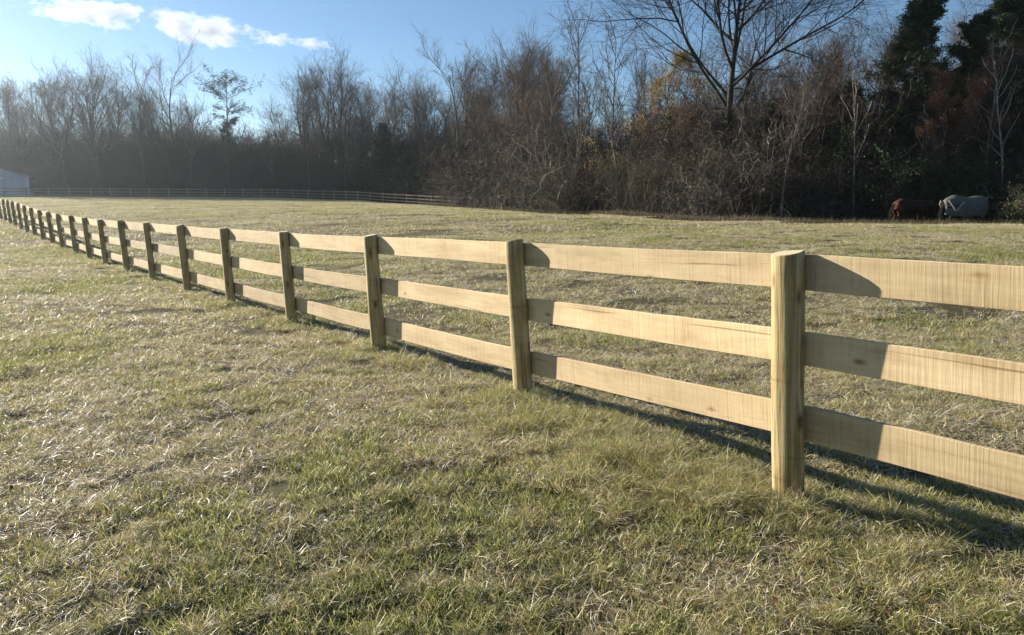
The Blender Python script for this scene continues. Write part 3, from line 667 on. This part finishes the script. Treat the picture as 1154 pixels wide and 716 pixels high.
while px < 1200:
    if px < 520 or True:
        D = float(edge(px))+(rg0.uniform(-1.5, 1) if px < 395 or 495 < px < 530 else rg0.uniform(2, 7)); hh = rg0.uniform(1.5, 4) if px < 520 else rg0.uniform(2.5, 4.5)
        o = plant('brush' if rg0.random() < .75 else 'tangle', rg0.randrange(3), px, D, hh, '-', 'shrub', 'bare shrubs of the woodland edge', wx=1.2)
        PEND.setdefault(('bare brown edge shrub', zone(px)), []).append((px, o))
    px += F/float(edge(px))*(rg0.uniform(1.6, 2.8) if px < 520 else rg0.uniform(3.4, 5.0))

ordinals()
# ------------------------------------------------------------------ geometry-node scatter for what nobody could count
def scatter(name, meshes, pos, rot, scl, idx, label, cat):
    src = bpy.data.collections.new(name+'_source')
    for k, me_ in enumerate(meshes):
        o = bpy.data.objects.new('%s_clump_%02d' % (name, k), me_); src.objects.link(o)
    me_ = bpy.data.meshes.new(name); me_.vertices.add(len(pos)); me_.vertices.foreach_set('co', np.asarray(pos, np.float32).ravel())
    for nm, ty, arr in (('rot', 'FLOAT_VECTOR', rot), ('scl', 'FLOAT', scl), ('idx', 'INT', idx)):
        a_ = me_.attributes.new(nm, ty, 'POINT')
        a_.data.foreach_set('vector' if ty == 'FLOAT_VECTOR' else 'value', np.asarray(arr, np.float32 if ty != 'INT' else np.int32).ravel())
    o = obj(name, me_); ng = bpy.data.node_groups.new(name, 'GeometryNodeTree')
    ng.interface.new_socket('Geometry', in_out='INPUT', socket_type='NodeSocketGeometry'); ng.interface.new_socket('Geometry', in_out='OUTPUT', socket_type='NodeSocketGeometry')
    N_ = ng.nodes; gi = N_.new('NodeGroupInput'); go = N_.new('NodeGroupOutput'); ip = N_.new('GeometryNodeInstanceOnPoints')
    ci = N_.new('GeometryNodeCollectionInfo'); ci.inputs['Collection'].default_value = src; ci.inputs['Separate Children'].default_value = True; ci.inputs['Reset Children'].default_value = True
    ip.inputs['Pick Instance'].default_value = True
    def att(nm, ty):
        x = N_.new('GeometryNodeInputNamedAttribute'); x.data_type = ty; x.inputs['Name'].default_value = nm; return x.outputs['Attribute']
    mp_ = N_.new('GeometryNodeMeshToPoints') if False else None
    ng.links.new(gi.outputs[0], ip.inputs['Points']); ng.links.new(ci.outputs[0], ip.inputs['Instance'])
    ng.links.new(att('idx', 'INT'), ip.inputs['Instance Index']); ng.links.new(att('rot', 'FLOAT_VECTOR'), ip.inputs['Rotation']); ng.links.new(att('scl', 'FLOAT'), ip.inputs['Scale'])
    ng.links.new(ip.outputs[0], go.inputs[0])
    md = o.modifiers.new('scatter', 'NODES'); md.node_group = ng
    tag(o, label, cat, kind='stuff'); return o
def blades(g, N, size, lmin, lmax, wmin, wmax, th0, th1, cols, disc=False, clump=0, seg=4):
    """N curved tapering blades in a size x size patch. th0/th1 = (lo,hi) lean from vertical at root/tip in degrees"""
    x = (g.random((N, 2))-.5)*size
    if clump:
        c_ = (g.random((clump, 2))-.5)*size; x = c_[g.integers(0, clump, N)]+g.normal(0, size*.24/math.sqrt(clump)+.004, (N, 2))
    az_ = g.random(N)*6.283; ln = lmin+(lmax-lmin)*g.random(N)**1.3; wd = wmin+(wmax-wmin)*g.random(N)
    t0 = np.radians(th0[0]+(th0[1]-th0[0])*g.random(N)); t1 = np.radians(th1[0]+(th1[1]-th1[0])*g.random(N))
    P = np.zeros((N, seg, 3)); P[:, 0, :2] = x; P[:, 0, 2] = -.004
    daz = g.normal(0, .35, N)
    for i_ in range(1, seg):
        f = (i_-.5)/(seg-1); th = t0+(t1-t0)*f; aa = az_+daz*i_
        d = np.stack([np.sin(th)*np.cos(aa), np.sin(th)*np.sin(aa), np.cos(th)], 1); P[:, i_] = P[:, i_-1]+d*(ln/(seg-1))[:, None]
    P[..., 2] = np.maximum(P[..., 2], -.004+g.random((N, 1))*.012)
    tw = az_+math.pi/2+g.normal(0, .5, N); sd = np.stack([np.cos(tw), np.sin(tw), g.normal(0, .35, N)], 1); sd /= np.linalg.norm(sd, axis=1, keepdims=True)
    prof = np.array([.8, 1, .75, .12]) if seg == 4 else np.array([.8, .8, .12])
    off = sd[:, None]*(wd[:, None]*prof[None])[..., None]/2
    V = np.stack([P-off, P+off], 2).reshape(-1, 3)
    b_ = (np.arange(N)*seg*2)[:, None]; ii = np.arange(seg-1)[None]*2
    Q = np.stack([b_+ii, b_+ii+1, b_+ii+3, b_+ii+2], -1).reshape(-1, 4)
    pal, wt = cols; pal = np.array(pal); ch = g.choice(len(pal), N, p=np.array(wt)/sum(wt)); col = pal[ch]*(.6+.8*g.random((N, 1)))
    col = np.clip(col, 0, .9); return V, Q, np.repeat(col, seg*2, 0)
def patch(layers):
    Vs, Qs, Cs, o_ = [], [], [], 0
    for V, Q, C in layers: Vs.append(V); Qs.append(Q+o_); Cs.append(C); o_ += len(V)
    return mesh_np('clump', np.concatenate(Vs), np.concatenate(Qs), (M_grass,), cols=np.concatenate(Cs))
STRAW = ([(.54,.46,.27),(.68,.61,.42),(.43,.32,.18),(.22,.145,.075),(.84,.80,.68)], [4,3.5,2.2,1.6,3])
GREEN = ([(.19,.23,.055),(.28,.29,.08),(.09,.12,.035),(.37,.35,.12),(.46,.42,.21)], [3,3,1.5,2.5,2])
OLIVE = ([(.29,.28,.08),(.38,.34,.12),(.46,.38,.17),(.17,.19,.055),(.56,.48,.26)], [3,3,2.5,1.5,2])
def mkpatch(g, size, dens, ws, ls, kind):
    n_ = int(dens*size*size); s_ = size*1.2; c_ = max(8, int(22*(size/.34)**1.2))
    P = lambda n, a1, a2, w1, w2, t0, t1, col, cl=0: blades(g, int(n_*n), s_, a1*ls, a2*ls, w1*ws, w2*ws, t0, t1, col, clump=c_ if cl else 0)
    if kind == 0:   # matted straw
        return patch([P(.40, .03, .13, .0015, .004, (60, 89), (75, 100), STRAW), P(.30, .03, .12, .0015, .004, (20, 80), (60, 110), STRAW, 1), P(.30, .02, .07, .002, .004, (5, 60), (25, 95), OLIVE, 1)])
    if kind == 1:   # mixed
        return patch([P(.35, .03, .12, .0015, .004, (60, 89), (75, 100), STRAW), P(.25, .03, .10, .0015, .004, (10, 75), (50, 110), STRAW, 1), P(.45, .02, .08, .002, .0045, (5, 60), (20, 100), OLIVE, 1), P(.15, .02, .075, .002, .0045, (5, 50), (20, 90), GREEN, 1)])
    return patch([P(.28, .03, .10, .0015, .004, (55, 89), (70, 105), STRAW), P(.55, .025, .09, .002, .0045, (5, 50), (20, 95), GREEN, 1), P(.15, .02, .08, .002, .0045, (5, 60), (20, 90), GREEN), P(.2, .02, .09, .002, .0045, (5, 60), (20, 90), OLIVE, 1)])
def tuft(g, kind):
    cols = ([a for a in GREEN[0]+OLIVE[0]], GREEN[1]+OLIVE[1]) if kind else ([a for a in OLIVE[0]+STRAW[0]], OLIVE[1]+STRAW[1])
    return patch([blades(g, 300, .16, .05, .17, .0014, .003, (0, 65), (40, 125), cols, clump=7), blades(g, 180, .16, .06, .18, .0015, .004, (20, 80), (70, 120), STRAW if kind else OLIVE, clump=8)])
def orient(x, y, yaw):
    e_ = .12; gx = (terrain(x+e_, y)-terrain(x-e_, y))/(2*e_); gy = (terrain(x, y+e_)-terrain(x, y-e_))/(2*e_)
    out = np.zeros((len(x), 3))
    for i_ in range(len(x)):
        nrm = Vector((-gx[i_]*.8, -gy[i_]*.8, 1)).normalized(); qn = Vector((0, 0, 1)).rotation_difference(nrm)
        out[i_] = (qn @ Quaternion((0, 0, 1), yaw[i_])).to_euler()
    return out
def field(name, dlo, dhi, step, meshes_by_kind, g, label, margin=1.3, jit=.45):
    xs, ys = [], []
    y = dlo
    while y < dhi:
        hw = y*.6928*1.04+margin
        x = np.arange(-hw, hw, step); xs.append(x); ys.append(np.full(len(x), y)); y += step
    x = np.concatenate(xs); y = np.concatenate(ys); x = x+g.uniform(-jit, jit, len(x))*step; y = y+g.uniform(-jit, jit, len(y))*step
    keep = (y < edge(577+F*x/np.maximum(y, .1))-1)
    # skip what the crest hides
    x, y = x[keep], y[keep]
    nz = .45*fbm(x*.35, y*.35, 50)+.55*fbm(x*1.9, y*1.9, 60)+g.normal(0, .05, len(x)); nz = .475+1.35*(nz-.49)
    kind = np.where(nz < .35, 2, np.where(nz < .50, 1, 0)); nv = len(meshes_by_kind[0])
    idx = kind*nv+g.integers(0, nv, len(x)); rot = orient(x, y, g.random(len(x))*6.283); scl = .85+.35*g.random(len(x))
    pos = np.stack([x, y, terrain(x, y)+.002], 1)
    print(name, len(x))
    scatter(name, [m_ for k in meshes_by_kind for m_ in k], pos, rot, scl, idx, label, 'grass')
g = np.random.default_rng(99)
near = [[mkpatch(g, .34, 8000, .95, .84, k) for _ in range(6)] for k in range(3)]
field('grass', 1.5, 8.5, .26, near, g, 'short matted straw and green grass of the near pasture')
mid = [[mkpatch(g, .9, 2600, 1.5, 1.05, k) for _ in range(4)] for k in range(3)]
field('pasture_grass', 8.4, 26, .82, mid, g, 'short grass in the middle of the pasture beyond the near fence', 1.5)
farp = [[mkpatch(g, 2.6, 420, 3.8, 1.15, k) for _ in range(3)] for k in range(3)]
field('distant_grass', 25.5, 122, 2.3, farp, g, 'short pale grass on the far slope of the pasture', 3)
# tufts, denser along the fence line
tm = [tuft(g, k % 2) for k in range(10)]
xs, ys = [], []
for _ in range(700):
    D = 1.9+9*g.random()**1.3; xs.append((g.random()*2-1)*D*.72); ys.append(D)
for k in range(1, 12):
    for _ in range(26 if k < 5 else 14):
        s_ = g.random(); ax = posts[k][0]*(1-s_)+posts[k+1][0]*s_; ay = posts[k][1]*(1-s_)+posts[k+1][1]*s_
        xs.append(ax+g.normal(-.10, .16)); ys.append(ay+g.normal(-.02, .18))
for k in range(0, 14):
    for _ in range(7): xs.append(posts[k][0]+g.normal(0, .13)); ys.append(posts[k][1]+g.normal(-.02, .13))
for cx_, cy_, n_, sp in [(.55, 4.15, 30, .28), (1.0, 3.5, 20, .22), (.2, 4.9, 24, .3), (1.9, 3.3, 12, .2), (-.1, 5.3, 12, .2)]:
    for _ in range(n_): xs.append(cx_+g.normal(0, sp)); ys.append(cy_+g.normal(0, sp*.7))
nb = len(xs)
for cx_, cy_, n_, sp in [(posts[1][0]-.12, posts[1][1]-.02, 4, .12), (posts[1][0]-.45, posts[1][1]+.05, 14, .14), (posts[2][0]-.05, posts[2][1]-.1, 14, .13), (.62, 4.05, 20, .13), (.25, 4.75, 16, .14)]:
    for _ in range(n_): xs.append(cx_+g.normal(0, sp)); ys.append(cy_+g.normal(0, sp*.7))
xs, ys = np.array(xs), np.array(ys)
ts = np.where(np.arange(len(xs)) < 700, .3+.5*g.random(len(xs)), .6+.7*g.random(len(xs)))
ts[nb:] = .75+.5*g.random(len(ts)-nb)
scatter('tussock_grass', tm, np.stack([xs, ys, terrain(xs, ys)-.01], 1), orient(xs, ys, g.random(len(xs))*6.283), ts, np.where(np.arange(len(xs)) < 700, g.integers(0, 10, len(xs)), np.where((g.random(len(xs)) < .7) | (np.arange(len(xs)) >= nb), 1+2*g.integers(0, 5, len(xs)), g.integers(0, 10, len(xs)))),
        'longer grass tufts along the fence line and over the near turf', 'grass')
N = 900; D = 2+9*g.random(N)**1.2; X = (g.random(N)*2-1)*D*.75
lv_ = leaf_mesh(g, np.stack([X, D, terrain(X, D)+.022], 1), .016, (.10, .05, .025), (.30, .17, .09), .004, .75, 'fallen_leaves', .55)
tag(obj('fallen_leaves', lv_), 'small brown fallen leaves scattered through the near grass', 'leaves', kind='stuff')
# rough dry grass at the crest and the woods edge
def rough(g, kind):
    c_ = ([(.14,.10,.055),(.10,.065,.035),(.07,.05,.03),(.34,.27,.16)], [3,3,3,.6]) if kind else ([(.05,.06,.025),(.09,.08,.04),(.15,.11,.055)], [3,2,2])
    return patch([blades(g, 260, 1.2, .12, .5, .005, .010, (0, 35), (10, 80), c_, clump=16), blades(g, 240, 1.3, .06, .22, .006, .012, (10, 60), (40, 110), c_)])
rm = [rough(g, k % 2) for k in range(8)]
xs, ys = [], []
for _ in range(2600):
    p = g.uniform(480, 1215); e_ = float(edge(p)); cr = float(np.interp(p, [480, 520, 560, 700, 850, 1000, 1154, 1300], [90, 76, 62, 42.5, 32.6, 29.6, 29.6, 29.6]))
    D = cr+(e_+4-cr)*g.random()**1.2; X, Y = at(p, D); xs.append(X); ys.append(Y)
for _ in range(900):
    p = g.uniform(-120, 500); D = float(edge(p))+g.uniform(-6, 5); X, Y = at(p, D); xs.append(X); ys.append(Y)
xs, ys = np.array(xs), np.array(ys)
scatter('rough_grass', rm, np.stack([xs, ys, terrain(xs, ys)-.03], 1), orient(xs, ys, g.random(len(xs))*6.283), .5+.6*g.random(len(xs)), g.integers(0, 8, len(xs)),
        'tall dry unmown grass along the edge of the woods', 'grass')
# deep thicket that fills the woods
def thick(g, k):
    N = 260; b2 = np.stack([g.normal(0, 1.7, N), g.normal(0, 1.7, N), 5.2*g.random(N)], 1)
    Pv = walk(g, b2, g.normal(0, 1, (N, 3))+np.array([0, 0, .6]), 1.2+2*g.random(N), 8, .3, .0); Pv[..., 2] = np.maximum(Pv[..., 2], 0)
    V1, Q1 = tubes(Pv, np.full(Pv.shape[:2], .017), 3)
    P2, R2 = spawn(g, Pv, np.full(Pv.shape[:2], .016), 7, .05, 45, .4, 4, .2, 0, .8, .1, 1, .011); V2, Q2 = tubes(P2, R2, 3)
    C = np.stack([g.normal(0, 1.6, 2600), g.normal(0, 1.6, 2600), 5.0*g.random(2600)**1.3], 1)
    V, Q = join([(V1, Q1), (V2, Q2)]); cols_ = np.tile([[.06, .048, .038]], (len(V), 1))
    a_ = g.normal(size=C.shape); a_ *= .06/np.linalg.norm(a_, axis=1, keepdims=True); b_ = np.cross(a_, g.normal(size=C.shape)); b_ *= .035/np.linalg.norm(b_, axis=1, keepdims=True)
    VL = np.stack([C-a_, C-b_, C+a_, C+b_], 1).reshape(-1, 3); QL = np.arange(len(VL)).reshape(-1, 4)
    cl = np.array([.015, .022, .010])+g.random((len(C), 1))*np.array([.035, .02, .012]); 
    return mesh_np('thicket_clump', np.concatenate([V, VL]), np.concatenate([Q, QL+len(V)]), (M_leaf,), cols=np.concatenate([cols_, np.repeat(cl, 4, 0)]))
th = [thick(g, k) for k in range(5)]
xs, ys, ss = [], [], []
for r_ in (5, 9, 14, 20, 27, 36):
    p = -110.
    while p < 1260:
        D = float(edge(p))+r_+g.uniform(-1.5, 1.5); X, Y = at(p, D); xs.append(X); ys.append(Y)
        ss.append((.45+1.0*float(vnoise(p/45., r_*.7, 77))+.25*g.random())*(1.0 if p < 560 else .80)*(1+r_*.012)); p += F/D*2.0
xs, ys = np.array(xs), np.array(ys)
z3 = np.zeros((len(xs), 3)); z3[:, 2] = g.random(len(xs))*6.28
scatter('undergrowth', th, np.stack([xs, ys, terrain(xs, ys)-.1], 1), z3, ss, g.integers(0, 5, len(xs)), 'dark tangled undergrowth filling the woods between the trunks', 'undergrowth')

# ------------------------------------------------------------------ stake
st = obj('marker_stake', bevel_box('marker_stake', (.05, .05, .75), (), .008))
m, nt_, n, b = mat('stake_wood'); L(nt_, ramp(nt_, noise(nt_, coords(nt_), 12, 4, .6, (1, 1, .2)), [(.3, (.42, .18, .07)), (.7, (.62, .32, .14))]), b.inputs['Base Color']); b.inputs['Roughness'].default_value = .8
st.data.materials.append(m); X, Y = at(565, 56); st.location = (X, Y, tz(X, Y)+.2); st.rotation_euler = (.03, .02, .4)
tag(st, 'small orange brown stake standing alone at the field crest', 'stake')

# ------------------------------------------------------------------ horses
def coat(name, c1, c2, rough=.5):
    m, nt, n, b = mat(name); L(nt, ramp(nt, noise(nt, coords(nt), 3, 4, .6), [(.35, c1), (.65, c2)]), b.inputs['Base Color']); b.inputs['Roughness'].default_value = .8; b.inputs['Specular IOR Level'].default_value = .15
    return m
M_bay = coat('bay_coat', (.010, .006, .005), (.028, .013, .009)); M_rump = coat('rust_coat', (.045, .016, .009), (.09, .03, .017))
M_black = coat('black_coat', (.010, .009, .009), (.03, .025, .022)); M_mane = coat('mane_hair', (.008, .007, .007), (.03, .025, .02), .7)
def skin_mesh(name, V, E, Rd, root, mats, lev=2):
    me_ = bpy.data.meshes.new(name); me_.from_pydata(V, E, [])
    o = bpy.data.objects.new('tmp', me_); COL.objects.link(o)
    md = o.modifiers.new('s', 'SKIN'); md.use_smooth_shade = True
    for i_, r_ in enumerate(Rd):
        sv = me_.skin_vertices[0].data[i_]; sv.radius = r_ if isinstance(r_, tuple) else (r_, r_); sv.use_root = (i_ == root)
    s2 = o.modifiers.new('sub', 'SUBSURF'); s2.levels = lev; s2.render_levels = lev
    dg = bpy.context.evaluated_depsgraph_get(); m2 = bpy.data.meshes.new_from_object(o.evaluated_get(dg)); m2.name = name
    bpy.data.objects.remove(o)
    m2.materials.clear()
    for x in mats: m2.materials.append(x)
    return m2
def horse(px, D, label, rz, cmat, graze, H=1.58, walk_=0.0, blanket=False):
    X, Y = at(px, D); root = empty('horse', (X, Y, tz(X, Y)), rz); s_ = H/1.58
    tag(root, label, 'horse', 'two horses behind the crest')
    V, E, Rd = [], [], []
    def ch(pts_, parent=None):
        last = parent
        for (x, y, z, r_) in pts_:
            V.append((x*s_, y*s_, z*s_)); Rd.append(tuple(q_*s_ for q_ in r_) if isinstance(r_, tuple) else r_*s_)
            if last is not None: E.append((last, len(V)-1))
            last = len(V)-1
        return last
    # spine: rump -> chest (x forward)
    ch([(-.72, 0, 1.20, .17), (-.52, 0, 1.24, (.27, .29)), (-.25, 0, 1.18, (.28, .32)), (.05, 0, 1.13, (.29, .34)), (.35, 0, 1.16, (.26, .34)), (.58, 0, 1.18, (.20, .28))])
    if graze == 0: neck = [(.80, 0, 1.28, (.12, .20)), (1.02, 0, 1.33, (.09, .155)), (1.24, 0, 1.34, (.08, .13)), (1.36, 0, 1.30, (.085, .115)), (1.52, 0, 1.17, (.075, .09)), (1.68, 0, 1.02, (.055, .06)), (1.74, 0, .96, .05)]
    else: neck = [(.80, 0, 1.20, (.12, .20)), (1.00, 0, 1.06, (.09, .155)), (1.18, 0, .88, (.08, .13)), (1.28, 0, .76, (.085, .115)), (1.34, 0, .56, (.075, .09)), (1.38, 0, .36, (.055, .06)), (1.40, 0, .27, .05)]
    ch(neck, 5)
    for sy in (1, -1):
        sw = walk_*sy
        ch([(-.60, .16*sy, 1.02, .17), (-.52-sw*.3, .17*sy, .78, .115), (-.70-sw*.6, .165*sy, .54, .065), (-.66-sw*.9, .16*sy, .30, .042), (-.64-sw, .16*sy, .12, .045), (-.60-sw, .16*sy, .03, .06)], 1)
        ch([(.48, .15*sy, .95, .14), (.50+sw*.3, .15*sy, .70, .075), (.50+sw*.6, .15*sy, .46, .055), (.50+sw*.8, .15*sy, .24, .037), (.51+sw, .15*sy, .11, .043), (.55+sw, .15*sy, .03, .056)], 4)
    me_ = skin_mesh('body', V, E, Rd, 2, (cmat,)); obj('body', me_, root)
    # ears
    hx, hz = (1.33, 1.42) if graze == 0 else (1.22, .86)
    Ve = []
    for sy in (1, -1):
        bm = bmesh.new(); bmesh.ops.create_cone(bm, segments=8, radius1=.035*s_, radius2=.004, depth=.15*s_, cap_ends=True)
        bmesh.ops.scale(bm, vec=(.6, 1, 1), verts=bm.verts); m3 = bpy.data.meshes.new('ear'); bm.to_mesh(m3); bm.free(); m3.materials.append(cmat)
        o = obj('ear', m3, root); o.location = (hx*s_, .055*sy*s_, hz*s_); o.rotation_euler = (-.25*sy, .3, 0)
    # tail and mane: strands
    gg = np.random.default_rng(int(px))
    N = 60; b_ = np.stack([np.full(N, -.80), gg.normal(0, .03, N), 1.22+gg.normal(0, .03, N)], 1)*s_
    Pt = walk(gg, b_, np.tile([[-.55, 0, -.5]], (N, 1))+gg.normal(0, .10, (N, 3)), np.full(N, .95*s_)*(.8+.3*gg.random(N)), 9, .05, -.55)
    V_, Q_ = tubes(Pt, np.tile(.010*(1-.6*np.linspace(0, 1, 9))[None], (N, 1)), 4); obj('tail', mesh_np('tail', V_, Q_, (M_mane,)), root)
    nk = np.array([(p[0], p[2]+p[3][1]*.8) for p in neck[:4]]); N = 90; tt = gg.random(N)*3; i0 = tt.astype(int).clip(0, 2); fr = (tt-i0)[:, None]
    pz = nk[i0]*(1-fr)+nk[i0+1]*fr; b_ = np.stack([pz[:, 0], gg.normal(0, .015, N), pz[:, 1]+.02], 1)*s_
    Pt = walk(gg, b_, np.stack([np.zeros(N), gg.choice([-1, 1], N)*.7, np.full(N, .4)], 1), np.full(N, .24*s_), 6, .1, -.45)
    V_, Q_ = tubes(Pt, np.full(Pt.shape[:2], .009), 3); obj('mane', mesh_np('mane', V_, Q_, (M_mane,)), root)
    if blanket:
        m, nt, n, b = mat('horse_blanket'); co = coords(nt)
        L(nt, ramp(nt, noise(nt, co, 4, 4, .6), [(.3, (.045, .05, .048)), (.7, (.10, .10, .085))]), b.inputs['Base Color']); b.inputs['Roughness'].default_value = .75
        m5, _, _, b5 = mat('blanket_lining'); b5.inputs['Base Color'].default_value = (.34, .32, .28, 1); b5.inputs['Roughness'].default_value = .8
        bm = bmesh.new(); nx, na_ = 26, 30; grid = []
        xs_ = np.linspace(-.86, .74, nx)
        for ix, x in enumerate(xs_):
            zt = np.interp(x, [-.86, -.72, -.5, -.25, .05, .35, .6, .74], [1.30, 1.46, 1.57, 1.51, 1.47, 1.53, 1.53, 1.48]); hw = np.interp(x, [-.86, -.7, -.5, .35, .6, .74], [.15, .27, .34, .34, .29, .20])
            bot = .62+.04*math.sin(x*9)+(.10 if x < -.7 else 0)+max(0, x-.55)*1.2; row = []
            for ia in range(na_):
                u_ = ia/(na_-1)*2-1; s3 = 1 if u_ >= 0 else -1; t_ = abs(u_)
                if t_ < .45: an = t_/.45*math.pi/2; y = hw*math.sin(an)*s3; z = zt-.36*(1-math.cos(an))
                else:
                    q_ = (t_-.45)/.55; y = s3*(hw*(1+.10*math.sin(q_*3.0))+.018*math.sin(x*26+q_*3)*q_); z = (zt-.36)*(1-q_)+bot*q_
                row.append(bm.verts.new((x*s_+.012*math.sin(z*14), y*s_, z*s_)))
            grid.append(row)
        for ix in range(nx-1):
            for ia in range(na_-1): bm.faces.new((grid[ix][ia], grid[ix+1][ia], grid[ix+1][ia+1], grid[ix][ia+1]))
        m3 = bpy.data.meshes.new('blanket'); bm.to_mesh(m3); bm.free(); m3.polygons.foreach_set('use_smooth', [True]*len(m3.polygons)); m3.materials.append(m)
        o = obj('blanket', m3, root); sd_ = o.modifiers.new('thick', 'SOLIDIFY'); sd_.thickness = .012
        # a pale strap hanging in a loop over the haunch, and a buckle fold at the withers
        for sy in (1, -1):
            P_ = np.array([[(-.80, .24*sy, 1.33), (-.76, .37*sy, 1.16), (-.66, .40*sy, .98), (-.60, .40*sy, .86), (-.52, .395*sy, .94), (-.42, .39*sy, 1.12), (-.30, .378*sy, 1.27)]])*s_
            V_, Q_ = tubes(P_, np.full((1, 7), .022), 6); obj('strap', mesh_np('strap', V_, Q_, (m5,), smooth=True), o)
    else:
        pass
    return root
hb = horse(1088, 31.5, 'dark horse in a grey blanket grazing at the foot of the woods', .10, M_black, 0, 1.60, .12, True)
hb.scale = (1.16, 1.0, .95)
h1 = horse(1028, 33.0, 'dark bay horse with a rusty rump left of the blanketed horse', .25, M_bay, 1, 1.50, -.12)
h1.scale = (1.28, 1.05, 1.02)
for c_ in h1.children:
    if c_.name.startswith('body'):
        c_.data.materials.append(M_rump)
        for p in c_.data.polygons:
            if p.center.x < -.60+.05*math.sin(p.center.z*14): p.material_index = 1

# ------------------------------------------------------------------ clouds (volumes far beyond the woods)
def cloud(px, y, wpx, hpx, label, seed, tilt=0, D=2600, dens=.022):
    m = bpy.data.materials.new('cloud_vapour'); m.use_nodes = True; nt = m.node_tree; n = nt.nodes; n.remove(n['Principled BSDF'])
    pv = n.new('ShaderNodeVolumePrincipled'); pv.inputs['Color'].default_value = (1, 1, 1, 1); pv.inputs['Anisotropy'].default_value = .1
    L(nt, pv.outputs[0], n['Material Output'].inputs['Volume']); co = coords(nt)
    sub = n.new('ShaderNodeVectorMath'); sub.operation = 'LENGTH'; L(nt, co, sub.inputs[0])
    mp = n.new('ShaderNodeMapping'); mp.inputs['Location'].default_value = (seed*7.3, seed*3.1, seed*5.7); k_ = wpx/hpx
    mp.inputs['Scale'].default_value = (k_*.42, 1.0, .85); L(nt, co, mp.inputs[0])
    nz = noise(nt, mp.outputs[0], 1.9, 7, .62)
    a1 = n.new('ShaderNodeMath'); a1.operation = 'MULTIPLY_ADD'; a1.inputs[1].default_value = -.34; L(nt, sub.outputs['Value'], a1.inputs[0]); L(nt, nz, a1.inputs[2])
    mr = n.new('ShaderNodeMapRange'); mr.inputs[1].default_value = .28; mr.inputs[2].default_value = .375; mr.inputs[3].default_value = 0; mr.inputs[4].default_value = dens
    L(nt, a1.outputs[0], mr.inputs[0]); L(nt, mr.outputs[0], pv.inputs['Density'])
    bm = bmesh.new(); bmesh.ops.create_icosphere(bm, subdivisions=4, radius=1); me_ = bpy.data.meshes.new('cloud'); bm.to_mesh(me_); bm.free(); me_.materials.append(m)
    o = obj('cloud', me_); x_, z_ = unproj(px, y, D); k = D/ray(px, y)[1]/F; o.location = (x_, D, z_)
    o.scale = (wpx*k/2, hpx*k*.55, hpx*k/2); o.rotation_euler = (0, tilt, 0)
    tag(o, label, 'cloud', 'small white clouds', 'thing')
cloud(104, 15, 150, 40, 'largest domed white cloud in the top left corner of the sky', 1, R(4))
cloud(226, 33, 165, 42, 'long ragged white cloud right of the largest one', 2, R(9))
cloud(308, 45, 60, 20, 'small white cloud between the long ragged one and the last wisp', 5, R(3))
cloud(350, 49, 60, 17, 'thin wispy cloud trailing at the right end of the cloud line', 4, R(5))

# ------------------------------------------------------------------ haze in the air
HAZE = .00025
if HAZE:
    V, Q = box_np(-720, 720, -720, 720, -1.6, 42)
    m = bpy.data.materials.new('haze'); m.use_nodes = True; n = m.node_tree.nodes; n.remove(n['Principled BSDF'])
    pv = n.new('ShaderNodeVolumePrincipled'); pv.inputs['Color'].default_value = (.80, .90, 1, 1); pv.inputs['Density'].default_value = HAZE; pv.inputs['Anisotropy'].default_value = .75
    L(m.node_tree, pv.outputs[0], n['Material Output'].inputs['Volume'])
    tag(obj('haze', mesh_np('haze', V, Q, (m,))), 'thin sunlit haze over the field', 'haze', kind='stuff')
